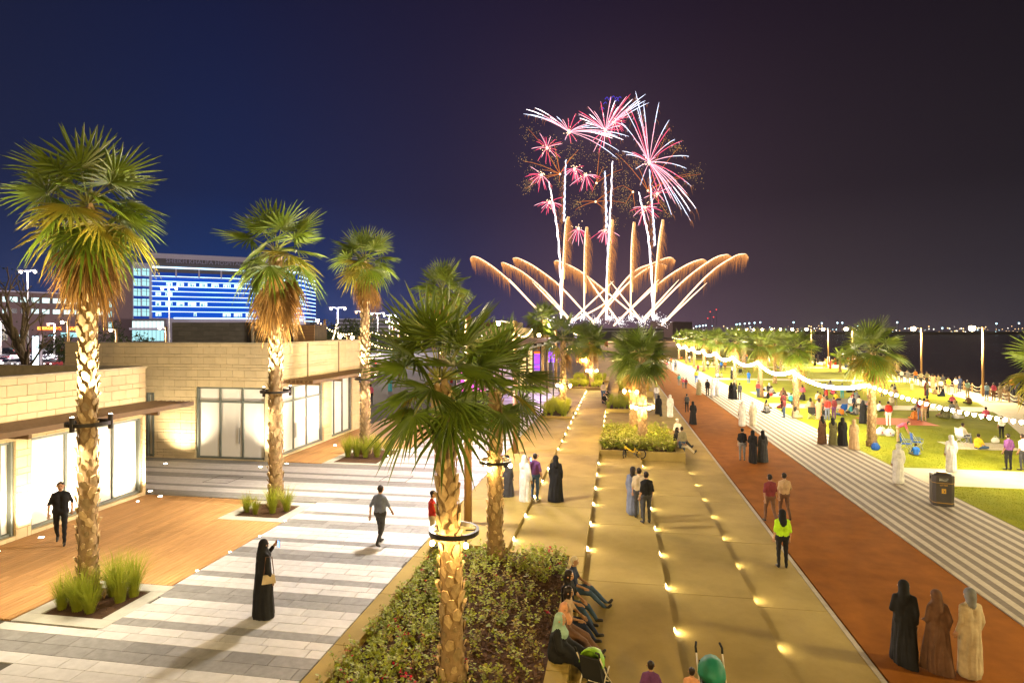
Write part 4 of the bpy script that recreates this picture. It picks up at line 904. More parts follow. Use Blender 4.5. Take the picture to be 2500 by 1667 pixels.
for i, (p_, rz, wh) in enumerate(cars):
    c = random.choice(('white', 'white', 'black', 'grey', 'grey', 'red')); p_.z = -.03
    k = cnt.get((c, wh), 0); cnt[c, wh] = k + 1
    e = empty('parked_car', p_, rz, '%s %s car in the %s' % ('first' if k == 0 else ORD[k], c, wh), 'car', 'cars parked beyond the pavilions'); mo('body', CB[c], e); mo('windows', CARW, e)
    for sx in (-1.35, 1.35):
        for sy in (-.8, .8): mo('wheel', WHEEL, e, (sx, sy, .32), (R(90), 0, 0))
    lit = 'left car park' in wh
    for sy in (-.6, .6):
        if lit and i % 2: mo('headlight', HEADL, e, (-2.2, sy, .68))
        else: mo('tail_light', TAILL, e, (2.2, sy, .78))
# lightbox totem
p_ = D(90, 850, 95); e = empty('sign_totem', (p_.x, p_.y, 0), 0, 'tall white illuminated totem behind the bare tree', 'sign'); zt = D(90, 818, 95).z
b = MB(); b.box(-.75, .75, -.2, .2, 0, zt); b.build('casing', 'wall_pale', e); b = MB(); b.box(-.55, .55, -.24, -.21, .3, zt - .2); b.build('screen', 'lightbox', e)
# bare tree and round green trees
def bare_tree(label, p, h, seed, leaves=0, mat='bark'):
    rg = random.Random(seed); e = empty('bare_tree', p, 0, label, 'tree', 'trees by the car park'); b = MB(); tips = []
    def grow(p0, d, L, r, lv):
        p1 = p0 + d * L * .5 + Vector((rg.uniform(-.1, .1), rg.uniform(-.1, .1), 0)) * L * .3; p2 = p1 + (d + Vector((rg.uniform(-.25, .25), rg.uniform(-.25, .25), .12))).normalized() * L * .5
        b.tube([p0, p1, p2], [r, r * .82, r * .62], 6 if lv < 2 else 4, cap=False)
        if lv >= 4: tips.append(p2); return
        for k in range(rg.randint(2, 3) if lv else 4):
            q = rg.random() * 6.28; a = rg.uniform(.35, .75); nd = (d * math.cos(a) + Vector((math.cos(q), math.sin(q), .25)) * math.sin(a)).normalized(); grow(p2 if rg.random() < .7 else p1, nd, L * rg.uniform(.62, .8), r * .58, lv + 1)
    grow(Vector((0, 0, 0)), Vector((0, 0, 1)), h * .33, h * .035, 0); b.build('trunk', mat, e, True)
    b = MB()
    for t_ in tips:
        for k in range(leaves): 
            c = t_ + Vector((rg.uniform(-.4, .4), rg.uniform(-.4, .4), rg.uniform(-.3, .3))); s_ = rg.uniform(.06, .14); d1 = Vector((rg.uniform(-1, 1), rg.uniform(-1, 1), rg.uniform(-.5, 1))) * s_; d2 = Vector((rg.uniform(-1, 1), rg.uniform(-1, 1), rg.uniform(-1, 1))) * s_ * .5
            b.add([c, c + d1 + d2, c + d1 * 2, c + d1 - d2], [(0, 1, 2, 3)])
    if leaves: b.build('crown', 'far_green', e, kind='stuff')
p_ = D(62, 900, 46); bare_tree('bare spreading tree behind the near-left pavilion roof', (p_.x, p_.y, 0), 11.2, 3, 3)
def round_tree(label, p, h, r, seed, n_=1500):
    rg = random.Random(seed); e = empty('leafy_tree', p, 0, label, 'tree', 'trees by the car park'); b = MB(); b.tube([(0, 0, 0), (.1, 0, h * .4), (0, .1, h * .7)], [.16, .12, .05], 6)
    for k in range(6): q = k * 1.05; b.tube([(0, 0, h * .4), (math.cos(q) * r * .6, math.sin(q) * r * .6, h * .75)], [.07, .02], 4)
    b.build('trunk', 'bark', e); b = MB(); cl = [(Vector((rg.uniform(-1, 1), rg.uniform(-1, 1), rg.uniform(-.6, .8))) * r * .75, rg.uniform(.25, .5) * r) for k in range(16)]
    for i in range(n_):
        c0, rr = rg.choice(cl); v = Vector((rg.gauss(0, 1), rg.gauss(0, 1), rg.gauss(0, 1))).normalized() * rr * rg.uniform(.6, 1); c = c0 + v + Vector((0, 0, h * .72)); s_ = rg.uniform(.1, .2); d1 = Vector((rg.uniform(-1, 1), rg.uniform(-1, 1), rg.uniform(-1, 1))) * s_; d2 = Vector((rg.uniform(-1, 1), rg.uniform(-1, 1), rg.uniform(-1, 1))) * s_ * .6
        b.add([c, c + d1 + d2, c + d1 * 2, c + d1 - d2], [(0, 1, 2, 3)])
    b.build('crown', 'far_green', e, kind='stuff')
for i, (u, d_, h, r, lab) in enumerate(((285, 85, 5.6, 3.6, 'low spreading tree left of the glazed entrance'), (330, 90, 4.8, 3.0, 'low tree in front of the glazed entrance'), (155, 80, 5.0, 2.4, 'bushy tree beside the timber street lamp on the left'), (820, 72, 5.8, 3.2, 'leafy tree right of the wooden rooftop box'), (870, 80, 7.6, 3.4, 'tall leafy tree left of the third palm trunk'), (900, 85, 6.5, 3.0, 'leafy tree behind the third palm trunk'), (1255, 95, 7.2, 2.6, 'leafy tree behind the pale stone box'), (1360, 100, 6.2, 3.0, 'green tree left of the low striped building'), (1290, 85, 5.6, 2.2, 'small tree between palms under the firework tails'))):
    p_ = D(u, 806, d_); round_tree(lab, (p_.x, p_.y, 0), h, r, 60 + i)
# ------------------------------------------------------------------ market behind the pergola: kiosks, counters, festoons
em('purple_panel', (.32, .06, 1), 2.2); em('red_panel', (1, .12, .02), 2.6); em('blue_sign', (.1, .65, 1), 3.5); em('pink_panel', (1, .1, .6), 2.2)
pm('kiosk_orange', (.5, .12, .05)); pm('kiosk_wood', (.3, .17, .05))
for i, (u, v, w_, d_, h, m1, m2, lab) in enumerate(((1292, 905, 3.4, 2.4, 3.0, 'purple_panel', 'red_panel', 'market stall glowing purple with red canopy lights behind the pergola'), (1355, 885, 3.4, 2.4, 2.9, 'purple_panel', 'blue_sign', 'market stall with blue lettering panel behind the pergola'), (1150, 960, 3, 2, 2.6, 'pink_panel', 'purple_panel', 'magenta-lit counter behind the foreground palm crown'), (1432, 868, 3, 2.4, 3.2, 'kiosk_orange', 'red_panel', 'small orange kiosk beside the far walkway'))):
    p_ = G(u, v, 0); e = empty('market_stall', p_, 0, lab, 'stall', 'market stalls'); b = MB(); b.box(-w_ / 2, w_ / 2, 0, d_, 0, .9); b.build('counter', 'white_plastic', e); b = MB(); b.box(-w_ / 2 + .05, w_ / 2 - .05, -.04, -.01, .1, .85); b.build('front_panel', m1, e)
    b = MB(); b.box(-w_ / 2 - .1, w_ / 2 + .1, -.3, d_ + .1, h - .12, h); b.build('roof', 'dark_metal', e); b = MB(); b.box(-w_ / 2, w_ / 2, -.36, -.31, h - .45, h - .1); b.build('sign_panel', m2, e)
    for sx in (-1, 1):
        for yy in (0, d_): b = MB(); b.box(sx * (w_ / 2) - .05, sx * (w_ / 2) + .05, yy - .05, yy + .05, .9, h - .12); b.build('post', 'dark_metal', e)
    b = MB(); b.box(-w_ / 2, w_ / 2, d_ - .1, d_, .9, h - .12); b.build('back_panel', m1 if i < 3 else 'kiosk_wood', e)
p_ = G(1480, 852, -.4); e = empty('notice_board', p_, 0, 'orange-pink notice board on the far walkway', 'sign'); b = MB(); b.box(-.6, .6, -.05, .05, .9, 2.6); b.build('panel', 'kiosk_orange', e); b = MB(); b.box(-.5, -.4, -.04, .04, 0, .9); b.box(.4, .5, -.04, .04, 0, .9); b.build('legs', 'dark_metal', e)
point('market_light', G(1330, 880, 3.4), 900, (.7, .45, 1), .3); point('market_light', G(1180, 950, 3.2), 700, (.9, .6, .9), .3)
fst = [((775, 782, 64), (804, 836, 60)), ((804, 836, 60), (822, 787, 62)), ((780, 785, 64), (862, 812, 66)), ((945, 786, 75), (1080, 840, 52)), ((955, 786, 75), (1120, 806, 62)), ((905, 808, 80), (1000, 812, 84)), ((905, 835, 55), (1000, 838, 54)), ((1262, 812, 60), (1300, 800, 58)), ((1400, 812, 90), (1440, 806, 95)), ((1395, 805, 88), (1460, 826, 80)), ((1640, 822, 110), (1690, 818, 120)), ((1330, 835, 66), (1420, 842, 66)), ((860, 856, 50), (930, 858, 50))]
for i, (a, c) in enumerate(fst): festoon('%s festoon of market bulbs, counted from the left background' % ORD[i], D(*a), D(*c), 12, .5, .075, 'bulb_far', 'market festoon lights')

# ------------------------------------------------------------------ lights across the water
for i, (u, v) in enumerate(((1798, 792), (1806, 791), (1818, 790), (1829, 789), (1842, 788), (1856, 787), (1937, 787), (2006, 789), (2044, 788), (2056, 788), (2190, 787), (2432, 790), (2487, 789), (2300, 801), (1700, 797), (1708, 796), (1716, 795), (1723, 794))):
    t_ = D(u, v, 1330); t_.z *= 1; e = empty('floodlight_mast', (t_.x, t_.y, 0), 0, '%s cool floodlight mast across the water, counted from the port cluster' % ORD[i], 'light mast', 'floodlight masts across the water'); b = MB(); b.tube([(0, 0, 0), (0, 0, t_.z)], .6, 5); b.build('pole', 'steel', e); b = MB(); ball(b, (0, -1, t_.z), 1.7); b.build('lamp', 'dot_cool', e)
b = MB(); random.seed(12)
for i in range(150):
    u = random.uniform(1690, 2520); v = random.uniform(801, 811) if random.random() < .8 else random.uniform(795, 803); c = D(u, v, random.uniform(1255, 1300)); ball(b, (c.x, c.y, max(c.z, 1)), random.choice((.4, .5, .7, 1.0)), random.choice((0, 0, 0, 1, 2)))
tag(b.build('shore_lights', ['dot_warm', 'dot_cool', 'dot_white']), 'band of small lights along the far shore', 'lights', kind='stuff')
for i, (u, v) in enumerate(((1728, 777), (1734, 761), (1742, 774), (1749, 756))):
    c = D(u, v, 1400); e = empty('radio_mast', (c.x, c.y, 0), 0, '%s thin far mast topped by a red warning light' % ORD[i], 'mast', 'radio masts'); b = MB(); b.tube([(0, 0, 0), (0, 0, c.z)], .35, 4); b.build('pole', 'wall_grey', e); b = MB(); ball(b, (0, 0, c.z), 1.3); b.build('lamp', 'dot_red', e)
# ------------------------------------------------------------------ people
pm('skin', (.36, .20, .115), rough=.55, objvar=.25); pm('hair_dark', (.018, .012, .010), rough=.5); pm('shoe', (.03, .026, .024), rough=.5)
CL = dict(black=(.012, .012, .014), navy=(.02, .03, .075), white=(.72, .70, .66), cream=(.6, .52, .38), red=(.5, .03, .02), pink=(.6, .10, .17), orange=(.6, .2, .035), yellow=(.65, .40, .02), blue=(.03, .14, .5), teal=(.05, .3, .33), grey=(.2, .2, .2), olive=(.16, .15, .07), brown=(.14, .07, .04), tan=(.45, .30, .17), purple=(.12, .04, .14), lime=(.42, .72, .02), denim=(.05, .09, .17), beige=(.48, .38, .24), mint=(.28, .42, .34), peach=(.62, .30, .16), maroon=(.17, .03, .035), slate=(.15, .17, .24), green=(.08, .2, .06), charcoal=(.05, .05, .055), sky=(.32, .48, .60), khaki=(.3, .26, .14))
for k, c in CL.items(): pm('cloth_' + k, c, tuple(v * .6 for v in c), rough=.85, scale=5, coords='obj', bump=.35, bscale=22)
POSES = {}
def person_mesh(key, hips, knees, ankles, toes, pel, chest, sh, neck, head, elb, wri, robe=None, hood='hair', armr=1.0, hem=None, fdir=Vector((0, -1, 0))):
    PR = []
    def c_(a, b_, r0, r1, s): PR.append((Vector(a), Vector(b_), r0, r1, s))
    X = Vector((.065, 0, 0)); pel, chest, neck, head = Vector(pel), Vector(chest), Vector(neck), Vector(head)
    bot = 2 if robe is None else 1
    c_(hips[0], hips[1], .115, .115, bot)
    for s in (-1, 1): c_(pel + X * s, chest + X * 1.25 * s, .115, .12, 1)
    c_(sh[0], sh[1], .062, .062, 1); c_((Vector(sh[0]) + Vector(sh[1])) / 2, neck, .085, .055, 1)
    for i in (0, 1): c_(neck + Vector((0, 0, -.01)), sh[i], .05, .055, 1); c_(neck, head - (head - neck).normalized() * .06, .05, .05, 0)
    c_(head + Vector((0, 0, -.035)) + fdir * .012, head + Vector((0, 0, .035)), .078, .094, 0); c_(head + fdir * .088 + Vector((0, 0, .0)), head + fdir * .098 + Vector((0, 0, -.028)), .012, .016, 0)
    for i in (0, 1):
        c_(hips[i], knees[i], .092 if robe is None else .1, .066, bot); c_(knees[i], ankles[i], .064, .044, bot); c_(Vector(ankles[i]) + Vector((0, 0, -.035)), toes[i], .042, .036, 3)
        c_(sh[i], elb[i], .056 * armr, .047 * armr, 1); m_ = Vector(elb[i]).lerp(Vector(wri[i]), .04 if robe is None else .9)
        c_(elb[i], m_, .045 * armr, .04 * armr, 1); c_(m_, wri[i], .036, .028, 0)
        hd = (Vector(wri[i]) - Vector(elb[i])).normalized(); c_(wri[i], Vector(wri[i]) + hd * .07, .03, .034, 0)
    for r_ in (robe or []): c_(*r_)
    if hood in ('scarf', 'ghutra', 'long'):
        c_(head + Vector((0, 0, .03)) - fdir * .02, head + Vector((0, 0, -.04)) - fdir * .03, .108, .105, 4)
        dn = -.26 if hood != 'long' else -.2
        c_(head + Vector((0, 0, -.05)) - fdir * .045, head + Vector((0, 0, dn)) - fdir * .06, .10, .12 if hood != 'long' else .075, 4)
        if hood == 'scarf': c_(head + Vector((0, 0, -.15)) + fdir * .02, head + Vector((0, 0, -.24)) + fdir * .03, .085, .13, 4)
    b = MB()
    for a, b_, r0, r1, s in PR: b.caps(a, b_, r0, r1, 10)
    me = b.mesh('tmp', 'skin'); o = bpy.data.objects.new('tmp', me); COL.objects.link(o); md = o.modifiers.new('r', 'REMESH'); md.mode = 'VOXEL'; md.voxel_size = .021; ms = o.modifiers.new('s', 'SMOOTH'); ms.factor = .5; ms.iterations = 3
    dg = bpy.context.evaluated_depsgraph_get(); ev = bpy.data.meshes.new_from_object(o.evaluated_get(dg)); bpy.data.objects.remove(o)
    V = [v.co.copy() for v in ev.vertices]; Fc = [tuple(p_.vertices) for p_ in ev.polygons]; bpy.data.meshes.remove(ev)
    if hem is not None: V = [Vector((v.x, v.y, max(v.z, hem))) for v in V]
    if robe is not None:
        cx_, cy_ = pel.x, pel.y; zt_ = chest.z - .12
        for v in V:
            if v.z < zt_ and abs(v.x) < .36:
                q = math.atan2(v.y - cy_, v.x - cx_); k_ = min(1, (zt_ - v.z) / .5) * .011; d_ = math.sin(q * 9 + 1.3 * math.sin(v.z * 5)) * k_ + math.sin(q * 17 + 2 * v.z) * k_ * .4; v.x += math.cos(q) * d_; v.y += math.sin(q) * d_
    else:
        for v in V: k_ = .004; v.x += math.sin(v.z * 38 + v.y * 25) * k_; v.y += math.sin(v.z * 31 + v.x * 27 + 1) * k_
    b = MB(); b.v = [tuple(v) for v in V]; b.f = Fc
    pre = [(a, b_ - a, max((b_ - a).length_squared, 1e-9), r0, r1, s) for a, b_, r0, r1, s in PR]
    for f in Fc:
        p_ = sum((V[i] for i in f), Vector()) / len(f); best = 9; sl = 0
        for a, d, l2, r0, r1, s in pre:
            t_ = min(1, max(0, (p_ - a).dot(d) / l2)); q = (p_ - a - d * t_).length - (r0 + (r1 - r0) * t_)
            if q < best: best = q; sl = s
        if sl == 0 and (p_ - head).length < .15:
            q = p_ - head; fr = q.dot(fdir)
            if hood in ('hair', 'long') and (q.z > .045 - .05 * 0 and fr < .07 or (fr < .0 and q.z > -.07)): sl = 4
        if sl == 4 and hood in ('scarf', 'ghutra'):
            q = p_ - head
            if q.dot(fdir) > .055 and abs(q.x) < .062 and -.085 < q.z < .06: sl = 0
        b.m.append(sl)
    for i in (0, 1):                                            # fingers and thumb
        wv = Vector(wri[i]); hd = (wv - Vector(elb[i])).normalized(); sd = hd.cross(Vector((0, 0, 1)) if abs(hd.z) < .8 else fdir).normalized(); up = sd.cross(hd)
        for k in range(4):
            r0 = wv + hd * .09 + sd * (-.027 + .018 * k); L = (.062, .072, .068, .052)[k]; b.tube([r0, r0 + hd * L * .5 - up * .006, r0 + hd * L * .9 - up * .028], [.0095, .009, .007], 5, 0)
        r0 = wv + hd * .035 - sd * .03; b.tube([r0, r0 + hd * .03 - sd * .022, r0 + hd * .058 - sd * .02], [.011, .010, .008], 5, 0)
    sd = fdir.cross(Vector((0, 0, 1)))
    for s in (-1, 1): ball(b, head + fdir * .082 + sd * .033 * s + Vector((0, 0, .012)), .011, 4); ball(b, head + sd * .092 * s + Vector((0, 0, -.005)), .024, 0)
    b.tube([head + fdir * .09 + sd * -.022 + Vector((0, 0, -.06)), head + fdir * .094 + Vector((0, 0, -.062)), head + fdir * .09 + sd * .022 + Vector((0, 0, -.06))], .006, 4, 3)
    me = b.mesh('person', ['skin', 'cloth_white', 'cloth_black', 'shoe', 'hair_dark'], True); POSES[key] = me
def mir(p): return (-p[0], p[1], p[2])
def two(p): return [p, mir(p)]
HIP, KN, AN, TO = two((.09, 0, .92)), two((.1, -.015, .5)), two((.105, .02, .08)), two((.13, -.15, .035))
WK, WA, WT = [(.1, -.15, .52), (-.1, .05, .5)], [(.1, -.16, .09), (-.1, .32, .16)], [(.11, -.33, .05), (-.1, .2, .05)]
SHO, NE, HE = two((.158, .01, 1.372)), (0, .005, 1.455), (0, -.02, 1.60)
ARM, WR = two((.215, .05, 1.10)), two((.215, -.05, .87))
PHE, PHW = [(.24, -.13, 1.17), (-.245, .03, 1.12)], [(.1, -.30, 1.47), (-.25, -.06, .88)]
PE, CH = (0, 0, .98), (0, 0, 1.30)
CRE, CRW = two((.24, -.06, 1.12)), [(-.06, -.2, 1.13), (.06, -.2, 1.08)]
person_mesh('st', HIP, KN, AN, TO, PE, CH, SHO, NE, HE, ARM, WR)
person_mesh('lv', HIP, KN, AN, TO, PE, CH, SHO, NE, HE, ARM, WR, None, 'scarf')
person_mesh('cr', HIP, KN, AN, TO, PE, CH, SHO, NE, HE, CRE, CRW)
person_mesh('ph', HIP, KN, AN, TO, PE, CH, SHO, NE, HE, PHE, PHW)
person_mesh('wk', HIP, WK, WA, WT, PE, CH, SHO, NE, HE, [(.25, .1, 1.13), (-.25, -.06, 1.13)], [(.24, .14, .88), (-.24, -.24, .93)])
KROBE = [((.06, 0, 1.15), (.10, 0, .12), .13, .13, 1), ((-.06, 0, 1.15), (-.10, 0, .12), .13, .13, 1), ((0, 0, .9), (0, 0, .1), .16, .19, 1)]
AROBE = [((.06, 0, 1.2), (.13, 0, .05), .135, .17, 1), ((-.06, 0, 1.2), (-.13, 0, .05), .135, .17, 1), ((0, 0, .9), (0, 0, .05), .18, .24, 1)]
person_mesh('ka', HIP, KN, AN, TO, PE, CH, SHO, NE, HE, ARM, WR, KROBE, 'ghutra', 1.25, .02)
person_mesh('kp', HIP, KN, AN, TO, PE, CH, SHO, NE, HE, PHE, PHW, KROBE, 'ghutra', 1.25, .02)
person_mesh('ab', HIP, KN, AN, TO, PE, CH, SHO, NE, HE, ARM, WR, AROBE, 'scarf', 1.2, .02)
person_mesh('ap', HIP, KN, AN, TO, PE, CH, SHO, NE, HE, PHE, PHW, AROBE, 'scarf', 1.2, .02)
WROBE = [((.06, 0, 1.2), (.11, -.17, .05), .125, .13, 1), ((-.06, 0, 1.2), (-.11, .15, .05), .125, .13, 1), ((0, 0, .95), (0, 0, .05), .165, .19, 1)]
person_mesh('aw', HIP, [(.1, -.1, .5), (-.1, .06, .5)], [(.1, -.16, .09), (-.1, .2, .1)], [(.11, -.33, .04), (-.1, .06, .04)], PE, CH, SHO, NE, (.012, -.03, 1.595), [(.225, .02, 1.11), (-.20, .11, 1.12)], [(.13, -.19, 1.02), (-.20, .03, .88)], WROBE, 'scarf', 1.15, .02)
person_mesh('dr', HIP, KN, AN, TO, PE, CH, SHO, NE, HE, ARM, WR, KROBE, 'long', 1.0, .02)
# seated figures; origin on the seat, or on the ground for gc / gr
SH_, SK = two((.1, 0, .10)), two((.13, -.42, .10))
S_SH, S_NE, S_HE = two((.158, .0, .535)), (0, 0, .62), (0, -.03, .755)
S_PE, S_CH = (0, .02, .14), (0, .02, .45)
person_mesh('se', SH_, SK, two((.13, -.78, -.22)), two((.14, -.90, -.12)), S_PE, S_CH, S_SH, S_NE, S_HE, two((.24, -.08, .3)), two((.16, -.3, .2)))
person_mesh('sc', SH_, SK, two((.13, -.46, -.28)), two((.14, -.60, -.30)), S_PE, S_CH, S_SH, S_NE, S_HE, two((.24, -.08, .3)), two((.12, -.3, .22)))
person_mesh('sl', SH_, SK, two((.13, -.62, -.13)), two((.14, -.76, -.14)), S_PE, S_CH, S_SH, S_NE, S_HE, two((.24, -.08, .3)), two((.12, -.3, .22)), None, 'long')
SROBE = [((.08, 0, .3), (.14, -.45, .1), .15, .12, 1), ((-.08, 0, .3), (-.14, -.45, .1), .15, .12, 1), ((.12, -.45, .08), (.13, -.72, -.2), .11, .1, 1), ((-.12, -.45, .08), (-.13, -.72, -.2), .11, .1, 1), ((0, .02, .1), (0, .02, .4), .22, .17, 1)]
person_mesh('sr', SH_, SK, two((.13, -.76, -.22)), two((.14, -.88, -.12)), S_PE, S_CH, S_SH, S_NE, S_HE, two((.24, -.08, .3)), two((.12, -.28, .22)), SROBE, 'scarf', 1.4)
person_mesh('gc', two((.1, 0, .11)), two((.34, -.3, .13)), [(-.08, -.36, .08), (.08, -.4, .08)], [(-.2, -.4, .06), (.2, -.44, .06)], S_PE, S_CH, S_SH, S_NE, S_HE, two((.25, -.08, .3)), two((.2, -.3, .2)), hem=.01)
GROBE = [((.1, -.05, .12), (.3, -.28, .1), .17, .13, 1), ((-.1, -.05, .12), (-.3, -.28, .1), .17, .13, 1), ((-.2, -.34, .08), (.2, -.34, .08), .12, .12, 1), ((0, 0, .1), (0, .02, .42), .25, .16, 1)]
person_mesh('gr', two((.1, 0, .11)), two((.32, -.3, .12)), [(-.08, -.36, .08), (.08, -.4, .08)], [(-.2, -.4, .06), (.2, -.44, .06)], S_PE, S_CH, S_SH, S_NE, S_HE, two((.25, -.08, .3)), two((.14, -.3, .2)), GROBE, 'scarf', 1.4, .01)
person_mesh('bd', HIP, KN, AN, TO, (0, -.03, 1.0), (0, -.3, 1.16), two((.17, -.38, 1.2)), (0, -.45, 1.2), (0, -.56, 1.24), two((.22, -.46, .95)), two((.2, -.55, .72)))
NPH = {'gc', 'gr'}
def person(p, pose, h, rot, top, bottom, head, label, group=None, loc=None):
    o = mo('person', POSES[pose], None, p, (0, 0, R(rot)), (h / 1.70,) * 3)
    for i, c in ((1, top), (2, bottom), (4, head)):
        o.material_slots[i].link = 'OBJECT'; o.material_slots[i].material = mt('hair_dark' if c == 'hair' else 'cloth_' + c)
    for i in (0, 3): pass
    tag(o, label, 'person', group); return o
HR = 'hair'
def at(u, v, z): return G(u, v, z)
T1, T2, T3, T4 = -.12, -.32, -.50, ZR
# plaza and terraces
PL = [
 (148, 1328, 0.02, 'wk', 1.76, 40, 'black', 'black', HR, 'man in black polo and trousers walking past the near shop window'),
 (643, 1505, 0, 'ap', 1.63, 150, 'black', 'black', 'black', 'woman in long black abaya raising a phone on the striped plaza'),
 (1055, 1335, 0, 'cr', 1.58, 110, 'red', 'beige', HR, 'person in red shirt and beige trousers left of the nearest palm'),
 (1281, 1230, T1, 'kp', 1.74, 150, 'white', 'white', 'white', 'man in white robe raising a phone beside the leftmost step line'),
 (1306, 1221, T1, 'ph', 1.70, 160, 'purple', 'denim', HR, 'person in purple top and jeans beside the white-robed photographer'),
 (1357, 1224, T1, 'ab', 1.66, 185, 'black', 'black', 'black', 'woman in black abaya standing right of the white-robed photographer'),
 (1238, 1218, T1, 'ab', 1.6, 170, 'charcoal', 'black', 'black', 'dark-robed person standing between palm trunk and white-robed man'),
 (928, 1330, 0, 'wk', 1.68, 170, 'slate', 'charcoal', HR, 'person in slate top walking away across the middle of the plaza'),
 (1545, 1256, T2, 'dr', 1.66, 165, 'slate', 'slate', HR, 'woman in long blue-grey dress, left of the standing trio'),
 (1560, 1264, T2, 'st', 1.70, 175, 'beige', 'charcoal', HR, 'person in beige shirt, middle of the standing trio'),
 (1578, 1277, T2, 'st', 1.70, 200, 'black', 'charcoal', HR, 'man in black t-shirt, right of the standing trio'),
 (1910, 1386, T4, 'lv', 1.66, 180, 'lime', 'black', 'black', 'steward with black headscarf and bright lime vest at the red track edge'),
 (1880, 1276, T4, 'wk', 1.70, 190, 'maroon', 'brown', HR, 'person in maroon top on the red track beyond the lime vest'),
 (1915, 1268, T4, 'wk', 1.66, 185, 'tan', 'brown', HR, 'person in tan top on the red track beyond the lime vest'),
 (2208, 1622, T4, 'aw', 1.70, 165, 'black', 'black', 'black', 'black-robed person walking at the bottom right of the red track'),
 (2288, 1640, T4, 'aw', 1.62, 190, 'brown', 'brown', 'brown', 'person in brown robe between black-robed and pale-robed walkers'),
 (2368, 1652, T4, 'dr', 1.72, 190, 'beige', 'tan', 'grey', 'person in pale beige robe at the far bottom right of the track'),
 (1636, 1018, T4, 'ka', 1.74, 180, 'white', 'white', 'white', 'man in white robe walking on the track beyond the bicycle planter'),
 (1692, 1036, T4, 'aw', 1.66, 190, 'black', 'black', 'black', 'black-robed person on the track right of the lone white robe'),
 (1677, 1006, T4, 'st', 1.5, 190, 'charcoal', 'black', HR, 'shorter dark-clothed person behind the black robe on the track'),
 (1812, 1124, T4, 'st', 1.68, 170, 'black', 'grey', HR, 'person in black top and grey trousers, left of the dark trio on the track'),
 (1838, 1130, T4, 'aw', 1.66, 160, 'black', 'black', 'black', 'black-robed person, middle of the dark trio on the track'),
 (1862, 1128, T4, 'ab', 1.62, 185, 'charcoal', 'black', 'black', 'charcoal-robed person, right of the dark trio on the track'),
 (1665, 1122, T4, 'st', 1.72, 200, 'khaki', 'denim', HR, 'man in khaki shirt and jeans standing right of the bicycle'),
 (1654, 1096, T4, 'st', 1.72, 190, 'white', 'tan', 'white', 'man in white shirt and cap at the end of the bicycle planter'),
 (1608, 1016, T4, 'ab', 1.66, 185, 'black', 'black', 'black', 'black-robed person beside the bicycle planter palm'),
 (1603, 985, T4, 'st', 1.72, 180, 'white', 'grey', HR, 'person in white shirt and grey trousers behind the lamp-ringed palm'),
 (1473, 980, T1, 'st', 1.70, 180, 'beige', 'denim', HR, 'person in beige top and jeans on the far walkway'),
 (1700, 935, T4, 'st', 1.7, 180, 'yellow', 'blue', HR, 'person in yellow top and blue trousers where the track meets the palm'),
]
for u, v, z, pose, h, rot, t_, bo, hd, lab in PL: person(at(u, v, z), pose, h, rot, t_, bo, hd, lab)
# seated on the edge of the foreground bed
for (x, y, pose, h, rot, t_, bo, hd, lab) in (
 (-1.06, 11.62, 'sr', 1.70, 78, 'black', 'black', 'mint', 'woman in black abaya and mint headscarf seated on the bed edge'),
 (-1.02, 12.25, 'sr', 1.55, 85, 'brown', 'brown', 'peach', 'woman with peach headscarf seated beside the mint headscarf'),
 (-1.0, 12.95, 'sl', 1.62, 80, 'tan', 'navy', HR, 'long-haired girl in tan top seated third along the bed edge'),
 (-1.05, 13.75, 'sl', 1.68, 70, 'black', 'denim', HR, 'woman in black top and jeans seated fourth along the bed edge'),
 (-1.0, 14.6, 'se', 1.70, 85, 'navy', 'denim', 'cream', 'person in cream cap seated last along the bed edge')):
    person((x, y, -.12), pose, h, rot, t_, bo, hd, lab, 'people seated on the bed edge')
for (u, v, pose, h, rot, t_, bo, hd, lab) in (
 (1634, 1098, 'sr', 1.65, 80, 'black', 'black', 'black', 'black-robed person seated at the right end of the bicycle planter'),
 (1640, 1112, 'se', 1.60, 85, 'grey', 'cream', HR, 'person in grey top seated at the right end of the bicycle planter')):
    p_ = at(u, v, -.08); person((3.3, p_.y + 2.2, -.08), pose, h, rot, t_, bo, hd, lab, 'people seated on the bicycle planter')
for (x, y, z, pose, t_, bo, hd, lab, rot) in ((-1.0, 52.5, -.08, 'se', 'black', 'black', HR, 'person in black seated on the grass planter edge of the far walkway', 30), (-1.2, 59.5, -.1, 'sl', 'white', 'black', HR, 'person in white seated behind the one in black on the far walkway', 60), (-1.2, 61.3, -.1, 'se', 'charcoal', 'black', HR, 'dark seated person farthest along the far walkway edge', 60)):
    person((x, y, z), pose, 1.68, rot, t_, bo, hd, lab, 'people seated along the far walkway')
